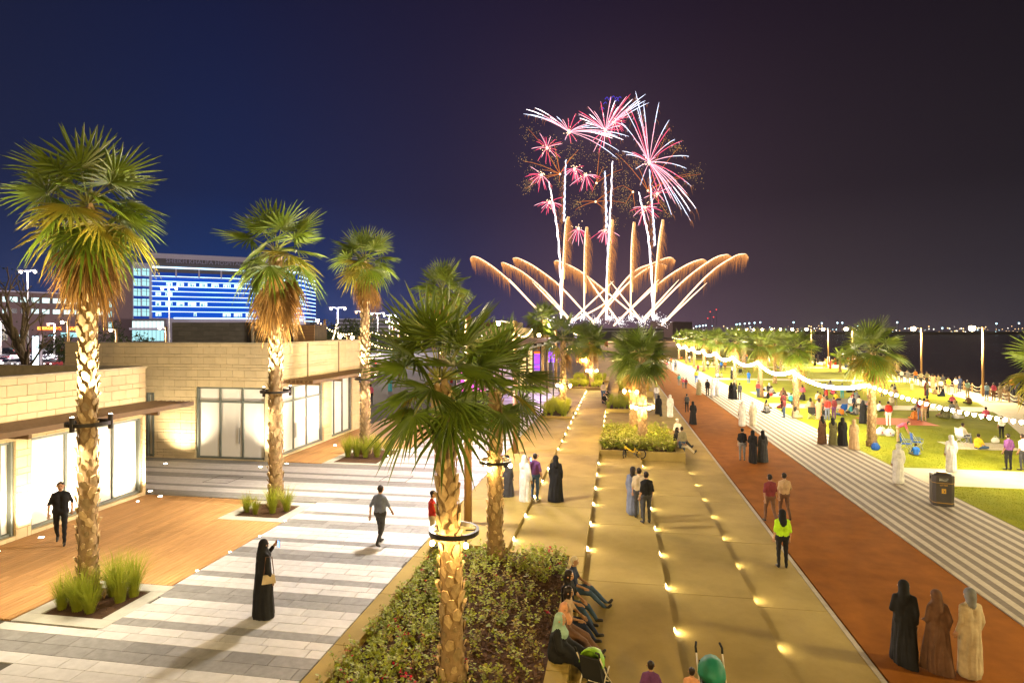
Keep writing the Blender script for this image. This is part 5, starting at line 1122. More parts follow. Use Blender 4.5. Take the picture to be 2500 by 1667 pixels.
# striped pavement and lawn
LW = [
 (1727, 966, 'st', 1.72, 180, 'black', 'black', HR, 'man in black left of the two white robes on the striped pavement'),
 (1740, 967, 'ka', 1.74, 180, 'white', 'white', 'white', 'left of the pair of white-robed men on the striped pavement'),
 (1752, 967, 'ka', 1.74, 185, 'white', 'white', 'white', 'right of the pair of white-robed men on the striped pavement'),
 (1706, 964, 'ab', 1.62, 180, 'khaki', 'khaki', 'khaki', 'khaki-robed person left of the man in black on the striped pavement'),
 (1668, 947, 'st', 1.2, 180, 'pink', 'grey', HR, 'child in pink top on the striped pavement'),
 (1675, 948, 'st', 1.2, 180, 'maroon', 'charcoal', HR, 'child in maroon top on the striped pavement'),
 (1658, 941, 'st', 1.4, 180, 'teal', 'grey', HR, 'youngster in teal top at the edge of the striped pavement'),
 (1649, 905, 'st', 1.72, 180, 'slate', 'charcoal', HR, 'person in slate at the far end of the striped pavement'),
 (1642, 906, 'ka', 1.72, 180, 'white', 'white', 'white', 'white-robed person at the far end of the striped pavement'),
 (1785, 974, 'ab', 1.66, 180, 'black', 'black', 'black', 'left woman of the abaya pair at the lawn edge'),
 (1793, 975, 'aw', 1.66, 215, 'black', 'black', 'black', 'right woman of the abaya pair at the lawn edge'),
 (1806, 976, 'st', 1.66, 185, 'charcoal', 'charcoal', HR, 'dark-dressed person right of the abaya pair at the lawn edge'),
 (1812, 1040, 'ka', 1.74, 180, 'white', 'white', 'white', 'left of two white robes crossing the striped pavement mid-frame'),
 (1838, 1040, 'ka', 1.74, 180, 'cream', 'cream', 'white', 'right of two pale robes crossing the striped pavement mid-frame'),
 (1857, 953, 'gr', 1.66, 150, 'black', 'black', 'black', 'black-robed woman seated right of the second lawn palm trunk'),
 (1849, 950, 'gc', 1.6, 150, 'orange', 'tan', HR, 'person in orange seated behind the black robe by the second palm'),
 (1878, 953, 'gr', 1.66, 200, 'black', 'black', 'cream', 'black-robed woman with cream scarf seated on the lawn'),
 (1884, 962, 'gc', 1.7, 150, 'grey', 'charcoal', HR, 'person in grey seated behind the red ball'),
 (1912, 967, 'gr', 1.75, 160, 'brown', 'brown', 'brown', 'brown-robed figure seated right of the red ball'),
 (1828, 936, 'st', 1.6, 180, 'blue', 'blue', HR, 'child in bright blue beyond the lawn path'),
 (1788, 926, 'ab', 1.66, 180, 'black', 'black', 'white', 'black-robed woman with white scarf beyond the third palm'),
 (1753, 910, 'st', 1.7, 180, 'grey', 'slate', HR, 'person in grey top left of the blue top, far lawn'),
 (1761, 906, 'st', 1.7, 180, 'blue', 'navy', HR, 'person in blue top between grey and orange tops, far lawn'),
 (1770, 905, 'st', 1.65, 180, 'orange', 'brown', HR, 'person in orange top right of the blue top, far lawn'),
 (1751, 922, 'gc', 1.7, 170, 'sky', 'grey', HR, 'person in sky blue seated on the far lawn'),
 (1761, 922, 'gc', 1.6, 190, 'peach', 'black', HR, 'person in peach seated beside the sky blue one'),
 (1718, 903, 'st', 1.74, 180, 'white', 'grey', HR, 'person in white shirt, left of the far pair near the fourth palm'),
 (1728, 903, 'st', 1.74, 180, 'cream', 'charcoal', HR, 'person in cream shirt, right of the far pair near the fourth palm'),
 (1704, 914, 'st', 1.6, 180, 'maroon', 'charcoal', HR, 'person in maroon near the fourth palm trunk'),
 (1999, 1024, 'dr', 1.62, 180, 'peach', 'navy', HR, 'girl in peach top standing left of the camp chairs'),
 (2020, 1026, 'st', 1.7, 180, 'red', 'slate', HR, 'person in vivid red shirt between camp chairs on the lawn'),
 (2036, 1024, 'st', 1.7, 200, 'maroon', 'purple', HR, 'person in maroon right of the vivid red shirt'),
 (2107, 1034, 'ab', 1.66, 180, 'black', 'black', 'black', 'woman in black abaya standing left of the nearest lawn palm'),
 (2007, 1083, 'ab', 1.66, 200, 'brown', 'brown', 'black', 'woman in brown patterned robe at the striped pavement edge'),
 (2034, 1086, 'aw', 1.6, 170, 'olive', 'olive', 'black', 'olive-robed person between brown robe and black robe'),
 (2057, 1088, 'ab', 1.66, 170, 'black', 'black', 'black', 'black-robed woman left of the tan robe, lawn edge'),
 (2085, 1097, 'ab', 1.7, 180, 'tan', 'tan', 'tan', 'figure in long tan robe left of the nearest lawn palm'),
 (2169, 1040, 'st', 1.74, 180, 'red', 'white', HR, 'person in red shirt and white trousers right of the nearest lawn palm'),
 (2192, 1080, 'bd', 1.66, 60, 'pink', 'tan', HR, 'person in pink shirt bending over beside the blue camp chairs'),
 (2147, 1004, 'gc', 1.72, 100, 'white', 'navy', HR, 'person in white shirt seated behind the nearest lawn palm'),
 (2040, 977, 'gc', 1.66, 110, 'yellow', 'navy', HR, 'person in yellow shirt seated mid-lawn'),
 (2092, 978, 'gr', 1.7, 170, 'grey', 'grey', 'grey', 'grey-robed figure seated beside the white bag mid-lawn'),
 (2056, 972, 'st', 1.5, 180, 'teal', 'teal', HR, 'child in teal standing mid-lawn'),
 (2186, 990, 'st', 1.66, 180, 'tan', 'khaki', HR, 'person in tan mid-lawn behind the red shirt'),
 (2176, 1008, 'st', 1.5, 185, 'cream', 'khaki', 'tan', 'person with tan cap just behind the red shirt'),
 (2234, 1024, 'gc', 1.7, 170, 'orange', 'orange', HR, 'person in orange seated right of the red shirt'),
 (2246, 1026, 'st', 1.66, 180, 'maroon', 'slate', HR, 'person in maroon standing beside the seated orange one'),
 (2256, 1029, 'st', 1.72, 180, 'peach', 'tan', HR, 'person in peach standing beside the seated orange one'),
 (2445, 1070, 'st', 1.4, 180, 'white', 'black', HR, 'child in white top standing behind the picnic mat'),
 (2462, 1147, 'st', 1.74, 190, 'purple', 'black', HR, 'man in purple t-shirt standing by the lawn path at right'),
 (2497, 1148, 'st', 1.74, 200, 'white', 'charcoal', HR, 'person in white shirt at the right edge by the lawn path'),
 (2388, 1096, 'gc', 1.72, 120, 'yellow', 'denim', HR, 'person in yellow seated on the picnic mat'),
 (2322, 1152, 'ka', 1.76, 180, 'white', 'white', 'white', 'white-robed man standing by the lawn path behind the litter bin'),
 (2193, 1180, 'ka', 1.76, 180, 'white', 'white', 'white', 'white-robed man at the pavement edge left of the litter bin'),
 (2236, 1112, 'gc', 1.3, 170, 'blue', 'grey', HR, 'small child seated below the blue camp chairs'),
 (2226, 952, 'st', 1.3, 180, 'orange', 'cream', HR, 'child in orange at the promenade edge of the lawn'),
 (2262, 966, 'dr', 1.6, 180, 'maroon', 'maroon', HR, 'woman in maroon dress at the promenade edge of the lawn'),
]
for u, v, pose, h, rot, t_, bo, hd, lab in LW: person(at(u, v, ZR + .01), pose, h, rot, t_, bo, hd, lab, 'people on the lawn and striped pavement')
PR_ = [(2201, 935, 'white', 'charcoal'), (2216, 936, 'grey', 'grey'), (2235, 935, 'orange', 'denim'), (2248, 941, 'khaki', 'charcoal'), (2263, 941, 'olive', 'black'), (2277, 949, 'peach', 'peach'), (2291, 950, 'olive', 'khaki'), (2302, 950, 'charcoal', 'olive'), (2315, 960, 'yellow', 'khaki'), (2333, 960, 'white', 'tan'), (2343, 956, 'navy', 'navy'), (2362, 970, 'mint', 'khaki'), (2409, 978, 'sky', 'denim'), (2426, 978, 'pink', 'brown'), (2442, 979, 'beige', 'beige'), (2456, 976, 'cream', 'tan'), (2470, 962, 'orange', 'charcoal'), (2484, 968, 'slate', 'charcoal')]
for i, (u, v, t_, bo) in enumerate(PR_): person(at(u, v, ZR + .01), 'dr' if t_ == 'peach' else 'st', 1.72, 190, t_, bo, HR, '%s person from the left at the waterfront rope, wearing %s' % ('first' if i == 0 else ORD[i], t_), 'people along the waterfront rope')
random.seed(99); fc = []
ck = ['white', 'white', 'cream', 'black', 'black', 'grey', 'navy', 'red', 'orange', 'tan', 'teal', 'pink', 'yellow', 'slate', 'maroon', 'olive', 'brown', 'beige']
def crowd(fc, zf, poses, base, grp, rots=(140, 220), skip=None):
    rows_ = []
    for u, v in sorted(fc):
        p_ = at(u, v, zf)
        if skip and skip(p_): continue
        rows_.append((p_, random.choice(poses), random.uniform(1.5, 1.75), random.uniform(*rots), random.choice(ck), random.choice(('charcoal', 'denim', 'tan', 'black')), random.choice((HR, HR, 'black', 'tan'))))
    tot = {}; seen = {}
    for r_ in rows_: tot[r_[4]] = tot.get(r_[4], 0) + 1
    for p_, po, h, rot, t_, bo, hd in rows_:
        k = seen.get(t_, 0); seen[t_] = k + 1
        lab = 'person in %s %s' % (t_, base) if tot[t_] == 1 else '%s person in %s from the left %s' % ('first' if k == 0 else ORD[k], t_, base)
        person(p_, po, h, rot, t_, bo, hd, lab, grp)
crowd([(random.uniform(1985, 2195), random.uniform(880, 906)) for i in range(34)], ZR + .01, ('st', 'st', 'ab', 'dr'), 'in the distant promenade crowd', 'distant promenade crowd', (150, 210))
crowd([(random.uniform(1560, 1990), random.uniform(868, 900)) for i in range(40)], ZR + .01, ('st', 'st', 'ab', 'gc', 'gr'), 'far back between lawn palms', 'distant lawn crowd')
crowd([(random.uniform(1830, 2480), random.uniform(945, 1022)) for i in range(72)], ZR + .01, ('gc', 'gr', 'gc', 'st'), 'on the crowded middle lawn', 'picnickers on the middle lawn', (120, 240), lambda p_: p_.x > ne_x(p_.y) - .6)
crowd([(random.uniform(940, 1440), random.uniform(880, 960)) for i in range(18)], 0, ('st', 'wk', 'ab', 'dr'), 'among the market stalls', 'market visitors', (0, 360))
person(at(884, 985, 0), 'st', 1.7, 150, 'blue', 'brown', HR, 'person in blue top beyond the third palm trunk'); person(at(905, 988, 0), 'st', 1.7, 190, 'pink', 'black', HR, 'person in pink top right of the third palm trunk')
# ------------------------------------------------------------------ litter bin
bx_ = G(2299, 1230, ZR); e = empty('litter_bin', (bx_.x, bx_.y, ZR), R(-14), 'black litter bin with gold trim at the edge of the striped pavement', 'litter bin')
pm('bin_black', (.055, .047, .042), rough=.35, spec=.5); pm('gold', (.62, .36, .06), rough=.35, metal=.2)
def octo(hw, c): return [(-hw, -hw + c), (-hw + c, -hw), (hw - c, -hw), (hw, -hw + c), (hw, hw - c), (hw - c, hw), (-hw + c, hw), (-hw, hw - c)]
def prism(b, prof, zs, m=0):
    n_ = len(prof); k = len(zs); vs = [(x * s_, y * s_, z) for z, s_ in zs for x, y in prof]; fs = [(i * n_ + j, i * n_ + (j + 1) % n_, (i + 1) * n_ + (j + 1) % n_, (i + 1) * n_ + j) for i in range(k - 1) for j in range(n_)]
    b.add(vs, fs + [tuple(range(n_))[::-1], tuple((k - 1) * n_ + j for j in range(n_))], m)
oc = octo(.36, .11)
b = MB(); prism(b, oc, [(0, .97), (.04, 1), (.90, 1)]); b.build('body', 'bin_black', e)
b = MB()
for (x, y) in oc: pass
for i in range(8):
    x0, y0 = oc[i]; x1, y1 = oc[(i + 1) % 8]; L = math.hypot(x1 - x0, y1 - y0); rz = math.atan2(y1 - y0, x1 - x0)
    if L < .3: b.obox(((x0 + x1) / 2 * .985, (y0 + y1) / 2 * .985, 1.02), (L, .02, .24), rz); continue
    for a in (-1, 1): b.obox((((x0 + x1) / 2 + a * math.cos(rz) * (L / 2 - .05)) * .985, ((y0 + y1) / 2 + a * math.sin(rz) * (L / 2 - .05)) * .985, 1.02), (.1, .02, .24), rz)
    b.obox(((x0 + x1) / 2 * .985, (y0 + y1) / 2 * .985, .93), (L - .2, .02, .06), rz); b.obox(((x0 + x1) / 2 * .985, (y0 + y1) / 2 * .985, 1.115), (L - .2, .02, .05), rz)
b.build('hood_sides', 'bin_black', e)
b = MB(); prism(b, oc, [(1.14, 1.02), (1.17, 1.02), (1.24, .62), (1.25, .55)]); b.build('lid', 'bin_black', e); b = MB(); b.lathe([(.17, 1.25), (.18, 1.265), (.15, 1.28)], n=16); b.build('ashtray', 'gold', e)
b = MB(); prism(b, oc, [(.885, 1.012), (.90, 1.012)]); prism(b, oc, [(.12, 1.012), (.135, 1.012)]); b.build('gold_band', 'gold', e)
b = MB(); b.box(-.07, .07, -.372, -.364, .5, .68); b.build('emblem', 'gold', e); b = MB(); b.box(.0, .03, -.378, -.373, .54, .61); ball(b, (-.02, -.374, .64), .014); b.build('emblem_figure', 'bin_black', e)
text('lettering', 'LITTER', .085, 'gold', e, (0, -.366, .81), (R(90), 0, 0), .004)
b = MB(); random.seed(5)
for i in range(14): ball(b, (random.uniform(-.22, .22), random.uniform(-.22, .22), random.uniform(.93, 1.0)), random.uniform(.05, .09))
b.build('rubbish', 'white_plastic', e)
# ------------------------------------------------------------------ child's yellow bicycle
pm('bike_yellow', (.75, .46, .01), rough=.3, spec=.5); bk = G(1545, 1124, -.5)
e = empty('bicycle', (bk.x, 31.60, -.40), R(8), 'yellow child bicycle with black wheels leaning on the raised planter', 'bicycle')
def wheel(x, y, rz, r):
    w_ = empty.__call__ and bpy.data.objects.new('wheel', None); w_.location = (x, y, r); w_.rotation_euler = (0, 0, rz); link(w_, e); b = MB(); b.tube([(r * .9 * math.cos(q * .2618), 0, r * .9 * math.sin(q * .2618)) for q in range(24)], .03, 6, closed=True); b.build('tyre', 'tyre', w_, True)
    b = MB()
    for q in range(10): b.tube([(0, 0, 0), (r * .88 * math.cos(q * .628), 0, r * .88 * math.sin(q * .628))], .004, 3)
    b.tube([(0, -.05, 0), (0, .05, 0)], .025, 6); b.build('spokes', 'chrome', w_)
wheel(.42, 0, 0, .25); wheel(-.42, -.02, R(62), .25)
b = MB(); b.tube([(-.38, 0, .60), (.05, 0, .33), (.42, .03, .25)], [.038, .034, .02], 6); b.tube([(.05, 0, .33), (.12, 0, .56)], .025, 6); b.tube([(.12, 0, .50), (.42, -.03, .25)], .016, 6); b.tube([(-.38, 0, .66), (-.38, 0, .50)], .034, 6); b.build('frame', 'bike_yellow', e, True)
b = MB(); b.tube([(-.38, 0, .5), (-.42, .06, .25)], .018, 5); b.tube([(-.38, 0, .5), (-.42, -.08, .25)], .018, 5); b.tube([(-.38, 0, .62), (-.36, 0, .76)], .016, 5); b.tube([(-.30, -.24, .80), (-.36, 0, .76), (-.44, .24, .80)], .015, 5); b.build('handlebar_fork', 'tyre', e)
b = MB(); b.tube([(.12, 0, .54), (.13, 0, .66)], .014, 5); b.lathe([(.02, 0), (.09, .015), (.1, .04), (.03, .055)], (.15, 0, .66), 10, sx=1.3, sy=.7); b.build('saddle', 'tyre', e)
b = MB(); b.lathe([(.08, -.01), (.08, .01)], (0, 0, 0), 12); o = b.build('chainring', 'chrome', e); o.location = (.07, -.06, .28); o.rotation_euler = (R(90), 0, 0)
b = MB(); b.tube([(.07, -.07, .28), (.15, -.08, .2)], .01, 4); b.tube([(.12, -.08, .2), (.18, -.14, .2)], .016, 4); b.build('pedal', 'tyre', e)
# ------------------------------------------------------------------ pushchairs
pm('canopy_lime', (.22, .42, .03), rough=.6); pm('canopy_teal', (.02, .20, .13), rough=.55); pm('fabric_black', (.02, .02, .02), rough=.8); pm('tube_cream', (.62, .55, .42), rough=.35)
def stroller(p, rz, cmat, label, s=1.0):
    e = empty('pushchair', p, rz, label, 'pushchair', 'pushchairs on the terrace'); e.scale = (s, s, s); b = MB()
    for sx in (-1, 1):
        x = .22 * sx; b.tube([(x, -.42, .1), (x, .0, .52), (x, .34, 1.0)], .013, 6); b.tube([(x, .34, .1), (x, .05, .5), (x, -.15, .62)], .013, 6)
    b.tube([(-.22, -.12, .36), (.22, -.12, .36)], .012, 5); b.tube([(-.22, .3, .15), (.22, .3, .15)], .012, 5); b.build('frame', 'tube_cream', e, True)
    for sx in (-1, 1):
        b = MB(); b.tube([(.22 * sx, .34, 1.0), (.225 * sx, .38, 1.08), (.20 * sx, .46, 1.13)], .02, 7); b.build('handle', 'fabric_black', e, True)
        for yy in (-.42, .34):
            b = MB(); b.lathe([(.03, -.03), (.075, -.025), (.075, .025), (.03, .03)], n=12); o = b.build('wheel', 'tyre', e, True); o.location = (.22 * sx, yy, .075); o.rotation_euler = (0, R(90), 0)
    b = MB()                                          # seat: back, base, leg rest
    prof = [(.26, .92), (.10, .45), (-.20, .40), (-.36, .16)]
    for (y0, z0), (y1, z1) in zip(prof, prof[1:]): b.add([(-.19, y0, z0), (.19, y0, z0), (.19, y1, z1), (-.19, y1, z1), (-.19, y0 + .03, z0 - .02), (.19, y0 + .03, z0 - .02), (.19, y1 + .03, z1 - .02), (-.19, y1 + .03, z1 - .02)], [(0, 1, 2, 3), (7, 6, 5, 4), (0, 3, 7, 4), (1, 5, 6, 2), (0, 4, 5, 1), (3, 2, 6, 7)])
    for sx in (-1, 1): b.add([(sx * .19, .26, .92), (sx * .19, .10, .45), (sx * .19, -.20, .40), (sx * .19, -.1, .6)], [(0, 1, 2, 3)])
    b.build('seat', 'fabric_black', e); b = MB(); K = 8; vs = []
    for i in range(5):
        a = R(-8 + i * 27); 
        for j in range(K + 1): q = math.pi * j / K; vs.append((.235 * math.cos(q), .22 - (.36 * math.sin(q) * math.sin(a)) - .02, .74 + .30 * math.sin(q) * math.cos(a)))
    b.add(vs, [(i * (K + 1) + j, i * (K + 1) + j + 1, (i + 1) * (K + 1) + j + 1, (i + 1) * (K + 1) + j) for i in range(4) for j in range(K)]); o = b.build('canopy', cmat, e, True); sm_ = o.modifiers.new('t', 'SOLIDIFY'); sm_.thickness = .015
    b = MB(); b.box(-.17, .17, -.05, .28, .16, .19); b.box(-.17, .17, -.05, -.04, .19, .3); b.box(-.17, .17, .27, .28, .19, .3); b.build('basket', 'fabric_black', e); b = MB(); b.tube([(-.16, -.06, .30), (.16, -.06, .30)], .01, 4); b.tube([(-.16, .29, .30), (.16, .29, .30)], .01, 4); b.build('basket_rim', 'tube_cream', e)
stroller((-.36, 10.75, -.32), R(160), 'canopy_lime', 'pushchair with lime green hood beside the mint headscarf', .95)
stroller((1.62, 10.75, -.50), R(4), 'canopy_teal', 'pushchair with teal hood and cream handles at the bottom of the terrace', 1.0)
p_ = (1.20, 10.2, -.32); person(p_, 'st', 1.0, 170, 'peach', 'brown', HR, 'toddler in peach top beside the teal pushchair'); person((.55, 10.1, -.32), 'wk', 1.1, 175, 'purple', 'brown', HR, 'child in purple top running between the two pushchairs')
# ------------------------------------------------------------------ camp chairs, picnic things
pm('canvas_blue', (.015, .08, .36), rough=.7); pm('mat_straw', (.55, .47, .34), rough=.8); pm('ball_red', (.6, .03, .02), rough=.35); pm('bag_white', (.72, .70, .66), rough=.5); pm('print_red', (.5, .03, .03)); pm('print_blue', (.05, .05, .35))
def camp_chair(u, v, rz, label, mat='canvas_blue'):
    e = empty('camp_chair', G(u, v, ZR + .012), R(rz), label, 'chair', 'folding camp chairs on the lawn'); b = MB()
    for sx in (-1, 1): b.tube([(.28 * sx, -.24, 0), (-.24 * sx, -.22, .42)], .012, 5); b.tube([(.28 * sx, .24, 0), (-.24 * sx, .24, .42)], .012, 5); b.tube([(.28 * sx, .24, 0), (.28 * sx, -.22, .42)], .012, 5); b.tube([(.28 * sx, -.24, 0), (.27 * sx, .28, .95)], .012, 5); b.tube([(.3 * sx, -.24, .4), (.3 * sx, -.24, .62)], .012, 5)
    b.build('frame', 'steel', e); b = MB(); b.add([(-.26, -.24, .43), (0, -.24, .39), (.26, -.24, .43), (-.26, .22, .40), (0, .22, .36), (.26, .22, .40)], [(0, 1, 4, 3), (1, 2, 5, 4)]); o = b.build('seat', mat, e); o.modifiers.new('t', 'SOLIDIFY').thickness = .015
    b = MB(); b.add([(-.27, .22, .46), (0, .25, .46), (.27, .22, .46), (-.27, .28, .93), (0, .31, .91), (.27, .28, .93)], [(0, 1, 4, 3), (1, 2, 5, 4)]); o = b.build('backrest', mat, e); o.modifiers.new('t', 'SOLIDIFY').thickness = .015
    for sx in (-1, 1): b = MB(); b.box(.3 * sx - .03, .3 * sx + .03, -.26, .26, .61, .63); b.build('armrest', mat, e)
    return e
camp_chair(2212, 1100, 60, 'blue camp chair, left of the pair by the bending person'); camp_chair(2238, 1096, 80, 'blue camp chair, right of the pair by the bending person'); camp_chair(2056, 1013, 200, 'blue camp chair behind the vivid red shirt'); camp_chair(1984, 1022, 150, 'dark camp chair left of the girl in peach', 'fabric_black'); camp_chair(2012, 1024, 190, 'black camp chair right of the girl in peach', 'fabric_black')
camp_chair(2350, 1082, 110, 'light camp chair with a man seated in it', 'bag_white'); c_ = G(2350, 1082, ZR); person((c_.x, c_.y + .03, ZR + .33), 'sc', 1.74, 110, 'cream', 'slate', HR, 'man in cream shirt seated in the light camp chair')
camp_chair(1812, 915, 120, 'dark camp chair beyond the lawn path', 'fabric_black'); camp_chair(1804, 916, 210, 'second dark camp chair beyond the lawn path', 'fabric_black')
def mat_(u0, v0, u1, v1, label, m='mat_straw'):
    a, c = G(u0, v1, ZR + .012), G(u1, v0, ZR + .012); b = MB(); n_ = 6; cx_, cy_ = (a.x + c.x) / 2, (a.y + c.y) / 2; w_, h_ = abs(c.x - a.x), max(1.2, abs(c.y - a.y)); rg = random.Random(u0)
    vs = [(-w_ / 2 + w_ * i / n_, -h_ / 2 + h_ * j / n_, rg.uniform(0, .02)) for j in range(n_ + 1) for i in range(n_ + 1)]; b.add(vs, [(j * (n_ + 1) + i, j * (n_ + 1) + i + 1, (j + 1) * (n_ + 1) + i + 1, (j + 1) * (n_ + 1) + i) for j in range(n_) for i in range(n_)]); o = b.build('picnic_mat', m); o.location = (cx_, cy_, ZR + .015); o.modifiers.new('t', 'SOLIDIFY').thickness = .01; tag(o, label, 'mat', 'picnic mats')
mat_(2340, 1082, 2440, 1096, 'pale straw picnic mat under the person in yellow'); mat_(1855, 958, 1925, 968, 'tan picnic mat with the red ball on it'); mat_(2135, 1022, 2235, 1036, 'orange picnic mat behind the red shirt', 'kiosk_orange'); mat_(2035, 974, 2100, 986, 'grey picnic mat mid-lawn', 'paver_dark')
b = MB(); ball(b, (0, 0, 0), .2, hi=True); o = b.build('ball', 'ball_red', None, True); o.location = G(1882, 967, ZR) + Vector((0, 0, .2)); tag(o, 'red ball lying on the tan picnic mat', 'ball')
def bag(u, v, w_, h_, label, m='bag_white', prints=False):
    p_ = G(u, v, ZR); e = empty('carrier_bag', p_, R(10), label, 'bag', 'bags on the lawn'); b = MB(); rg = random.Random(int(u)); vs = []
    for z, s_ in ((0, .85), (.12, 1.05), (h_ * .6, 1.0), (h_, .55)):
        for j in range(8): q = j * math.pi / 4 + .39; vs.append((w_ / 2 * s_ * 1.3 * math.cos(q) * rg.uniform(.85, 1.1), w_ / 3 * s_ * math.sin(q) * rg.uniform(.85, 1.1), z * rg.uniform(.92, 1.05)))
    b.add(vs, [(i * 8 + j, i * 8 + (j + 1) % 8, i * 8 + 8 + (j + 1) % 8, i * 8 + 8 + j) for i in range(3) for j in range(8)] + [tuple(range(24, 32))]); b.build('sack', m, e)
    b = MB(); b.tube([(-.1, 0, h_ * .95), (-.07, 0, h_ * 1.25), (.07, 0, h_ * 1.25), (.1, 0, h_ * .95)], .012, 4); b.build('handles', m, e)
    if prints: b = MB(); b.box(-w_ * .25, -w_ * .1, -w_ * .46, -w_ * .44, h_ * .35, h_ * .5); b.build('print', 'print_red', e); b = MB(); b.box(.05 * w_, w_ * .3, -w_ * .46, -w_ * .44, h_ * .2, h_ * .32); b.build('print', 'print_blue', e)
bag(2152, 1062, .55, .5, 'larger white printed carrier bag right of the nearest lawn palm', prints=True); bag(2172, 1064, .5, .48, 'white printed carrier bag beside the bending person', prints=True); bag(1868, 953, .4, .35, 'white bag between the two black-robed women'); bag(2078, 985, .4, .55, 'white bag beside the grey-robed seated figure'); bag(2137, 1098, .38, .4, 'blue bag at the foot of the nearest lawn palm', 'canvas_blue'); bag(1861, 968, .3, .25, 'orange bag on the tan picnic mat', 'kiosk_orange'); bag(2430, 1080, .4, .3, 'white bag on the straw picnic mat')
# handbag and phone of the woman in the abaya
p_ = G(643, 1505, 0); e = empty('handbag', (p_.x + .20, p_.y - .12, .78), R(30), 'pale pink handbag at the side of the abaya woman', 'bag'); b = MB(); b.add([(-.14, -.05, 0), (.14, -.05, 0), (.14, .05, 0), (-.14, .05, 0), (-.11, -.03, .18), (.11, -.03, .18), (.11, .03, .18), (-.11, .03, .18)], [(0, 3, 2, 1), (4, 5, 6, 7), (0, 1, 5, 4), (1, 2, 6, 5), (2, 3, 7, 6), (3, 0, 4, 7)]); b.build('body', 'cloth_beige', e); b = MB(); b.tube([(-.1, 0, .17), (-.06, 0, .55), (.06, 0, .55), (.1, 0, .17)], .009, 4); b.build('strap', 'cloth_brown', e)
em('phone_screen', (.25, .45, 1), 3)
e = empty('phone', (p_.x + .24, p_.y + .20, 1.50), R(150), 'phone with lit screen held up by the abaya woman', 'phone'); b = MB(); b.box(-.04, .04, -.006, .006, -.075, .075); b.build('case', 'fabric_black', e); b = MB(); b.box(-.036, .036, .0065, .008, -.07, .07); b.build('screen', 'phone_screen', e)
p_ = G(1281, 1230, T1); e = empty('phone', (p_.x + .20, p_.y + .20, T1 + 1.56), R(150), 'phone with lit screen held up by the white-robed photographer', 'phone'); b = MB(); b.box(-.04, .04, -.006, .006, -.075, .075); b.build('case', 'fabric_black', e); b = MB(); b.box(-.036, .036, .0065, .008, -.07, .07); b.build('screen', 'phone_screen', e)
# ------------------------------------------------------------------ fireworks over the far end of the promenade
em('fw_white', (1, .88, .92), 4.5); em('fw_core', (1, .68, .40), 3.2); em('fw_gold', (1, .50, .17), 1.6); em('fw_hair', (1, .44, .13), 1.5); em('fw_hair2', (1, .36, .10), .7); em('fw_pink', (1, .10, .20), 1.7); em('fw_rose', (1, .46, .55), 2.4); em('fw_ice', (.72, .78, 1), 2.4); em('fw_blue', (.12, .08, 1), 1.4); em('fw_spark', (1, .62, .16), 1.5); em('fw_orange', (1, .27, .05), .8); em('fw_flash', (1, .95, .95), 7)
pm('rack', (.05, .05, .05))
FWD = 380.0
def FP(X, Y, d=FWD): return D(1120 + X / 2.529, 200 + Y / 2.529, d)
RIGHT = Vector((CS, SN, 0)); DEP = Vector((-SN, CS, 0))
def interp(pts, n_):
    P = [pts[0]] + list(pts) + [pts[-1]]; out_ = []
    for i in range(n_ + 1):
        t_ = i / n_ * (len(pts) - 1); k = min(int(t_), len(pts) - 2); f_ = t_ - k; p0, p1, p2, p3 = (Vector(q) for q in P[k:k + 4])
        out_.append(.5 * ((2 * p1) + (p2 - p0) * f_ + (2 * p0 - 5 * p1 + 4 * p2 - p3) * f_ * f_ + (3 * p1 - p0 - 3 * p2 + p3) * f_ ** 3))
    return out_
def hair(b, pts, rg, n_, L, side, m=0, wid=.11, dn=1.0):
    for i in range(n_):
        t_ = rg.random() ** .8 * (len(pts) - 1); k = min(int(t_), len(pts) - 2); p_ = pts[k].lerp(pts[k + 1], t_ - k) + DEP * rg.uniform(-1, 1); l_ = L * min(1.7, rg.expovariate(2.0) + .08) * min(1, .35 + t_ / (len(pts) - 1) * 2.2)
        a = p_ + RIGHT * rg.uniform(-.3, .3); c = a + RIGHT * side * l_ * rg.uniform(.2, .5) - Vector((0, 0, l_ * .45 * dn)); e_ = c + RIGHT * side * l_ * .12 - Vector((0, 0, l_ * .6 * dn)); w_ = RIGHT * wid
        b.add([a - w_, a + w_, c + w_ * .7, c - w_ * .7, e_], [(0, 1, 2, 3), (3, 2, 4)], m if l_ < L * .45 else m + 1)
def fw(name, label, group): return empty(name, FP(900, 1500), 0, label, 'firework', group)
O_ = FP(900, 1500)
def fbuild(b, name, mats, parent):
    b.v = [tuple(Vector(v) - O_) for v in b.v]; return b.build(name, mats, parent, kind='stuff' if name in ('sparks', 'glitter', 'crackle', 'rays') else None)
rg = random.Random(17)
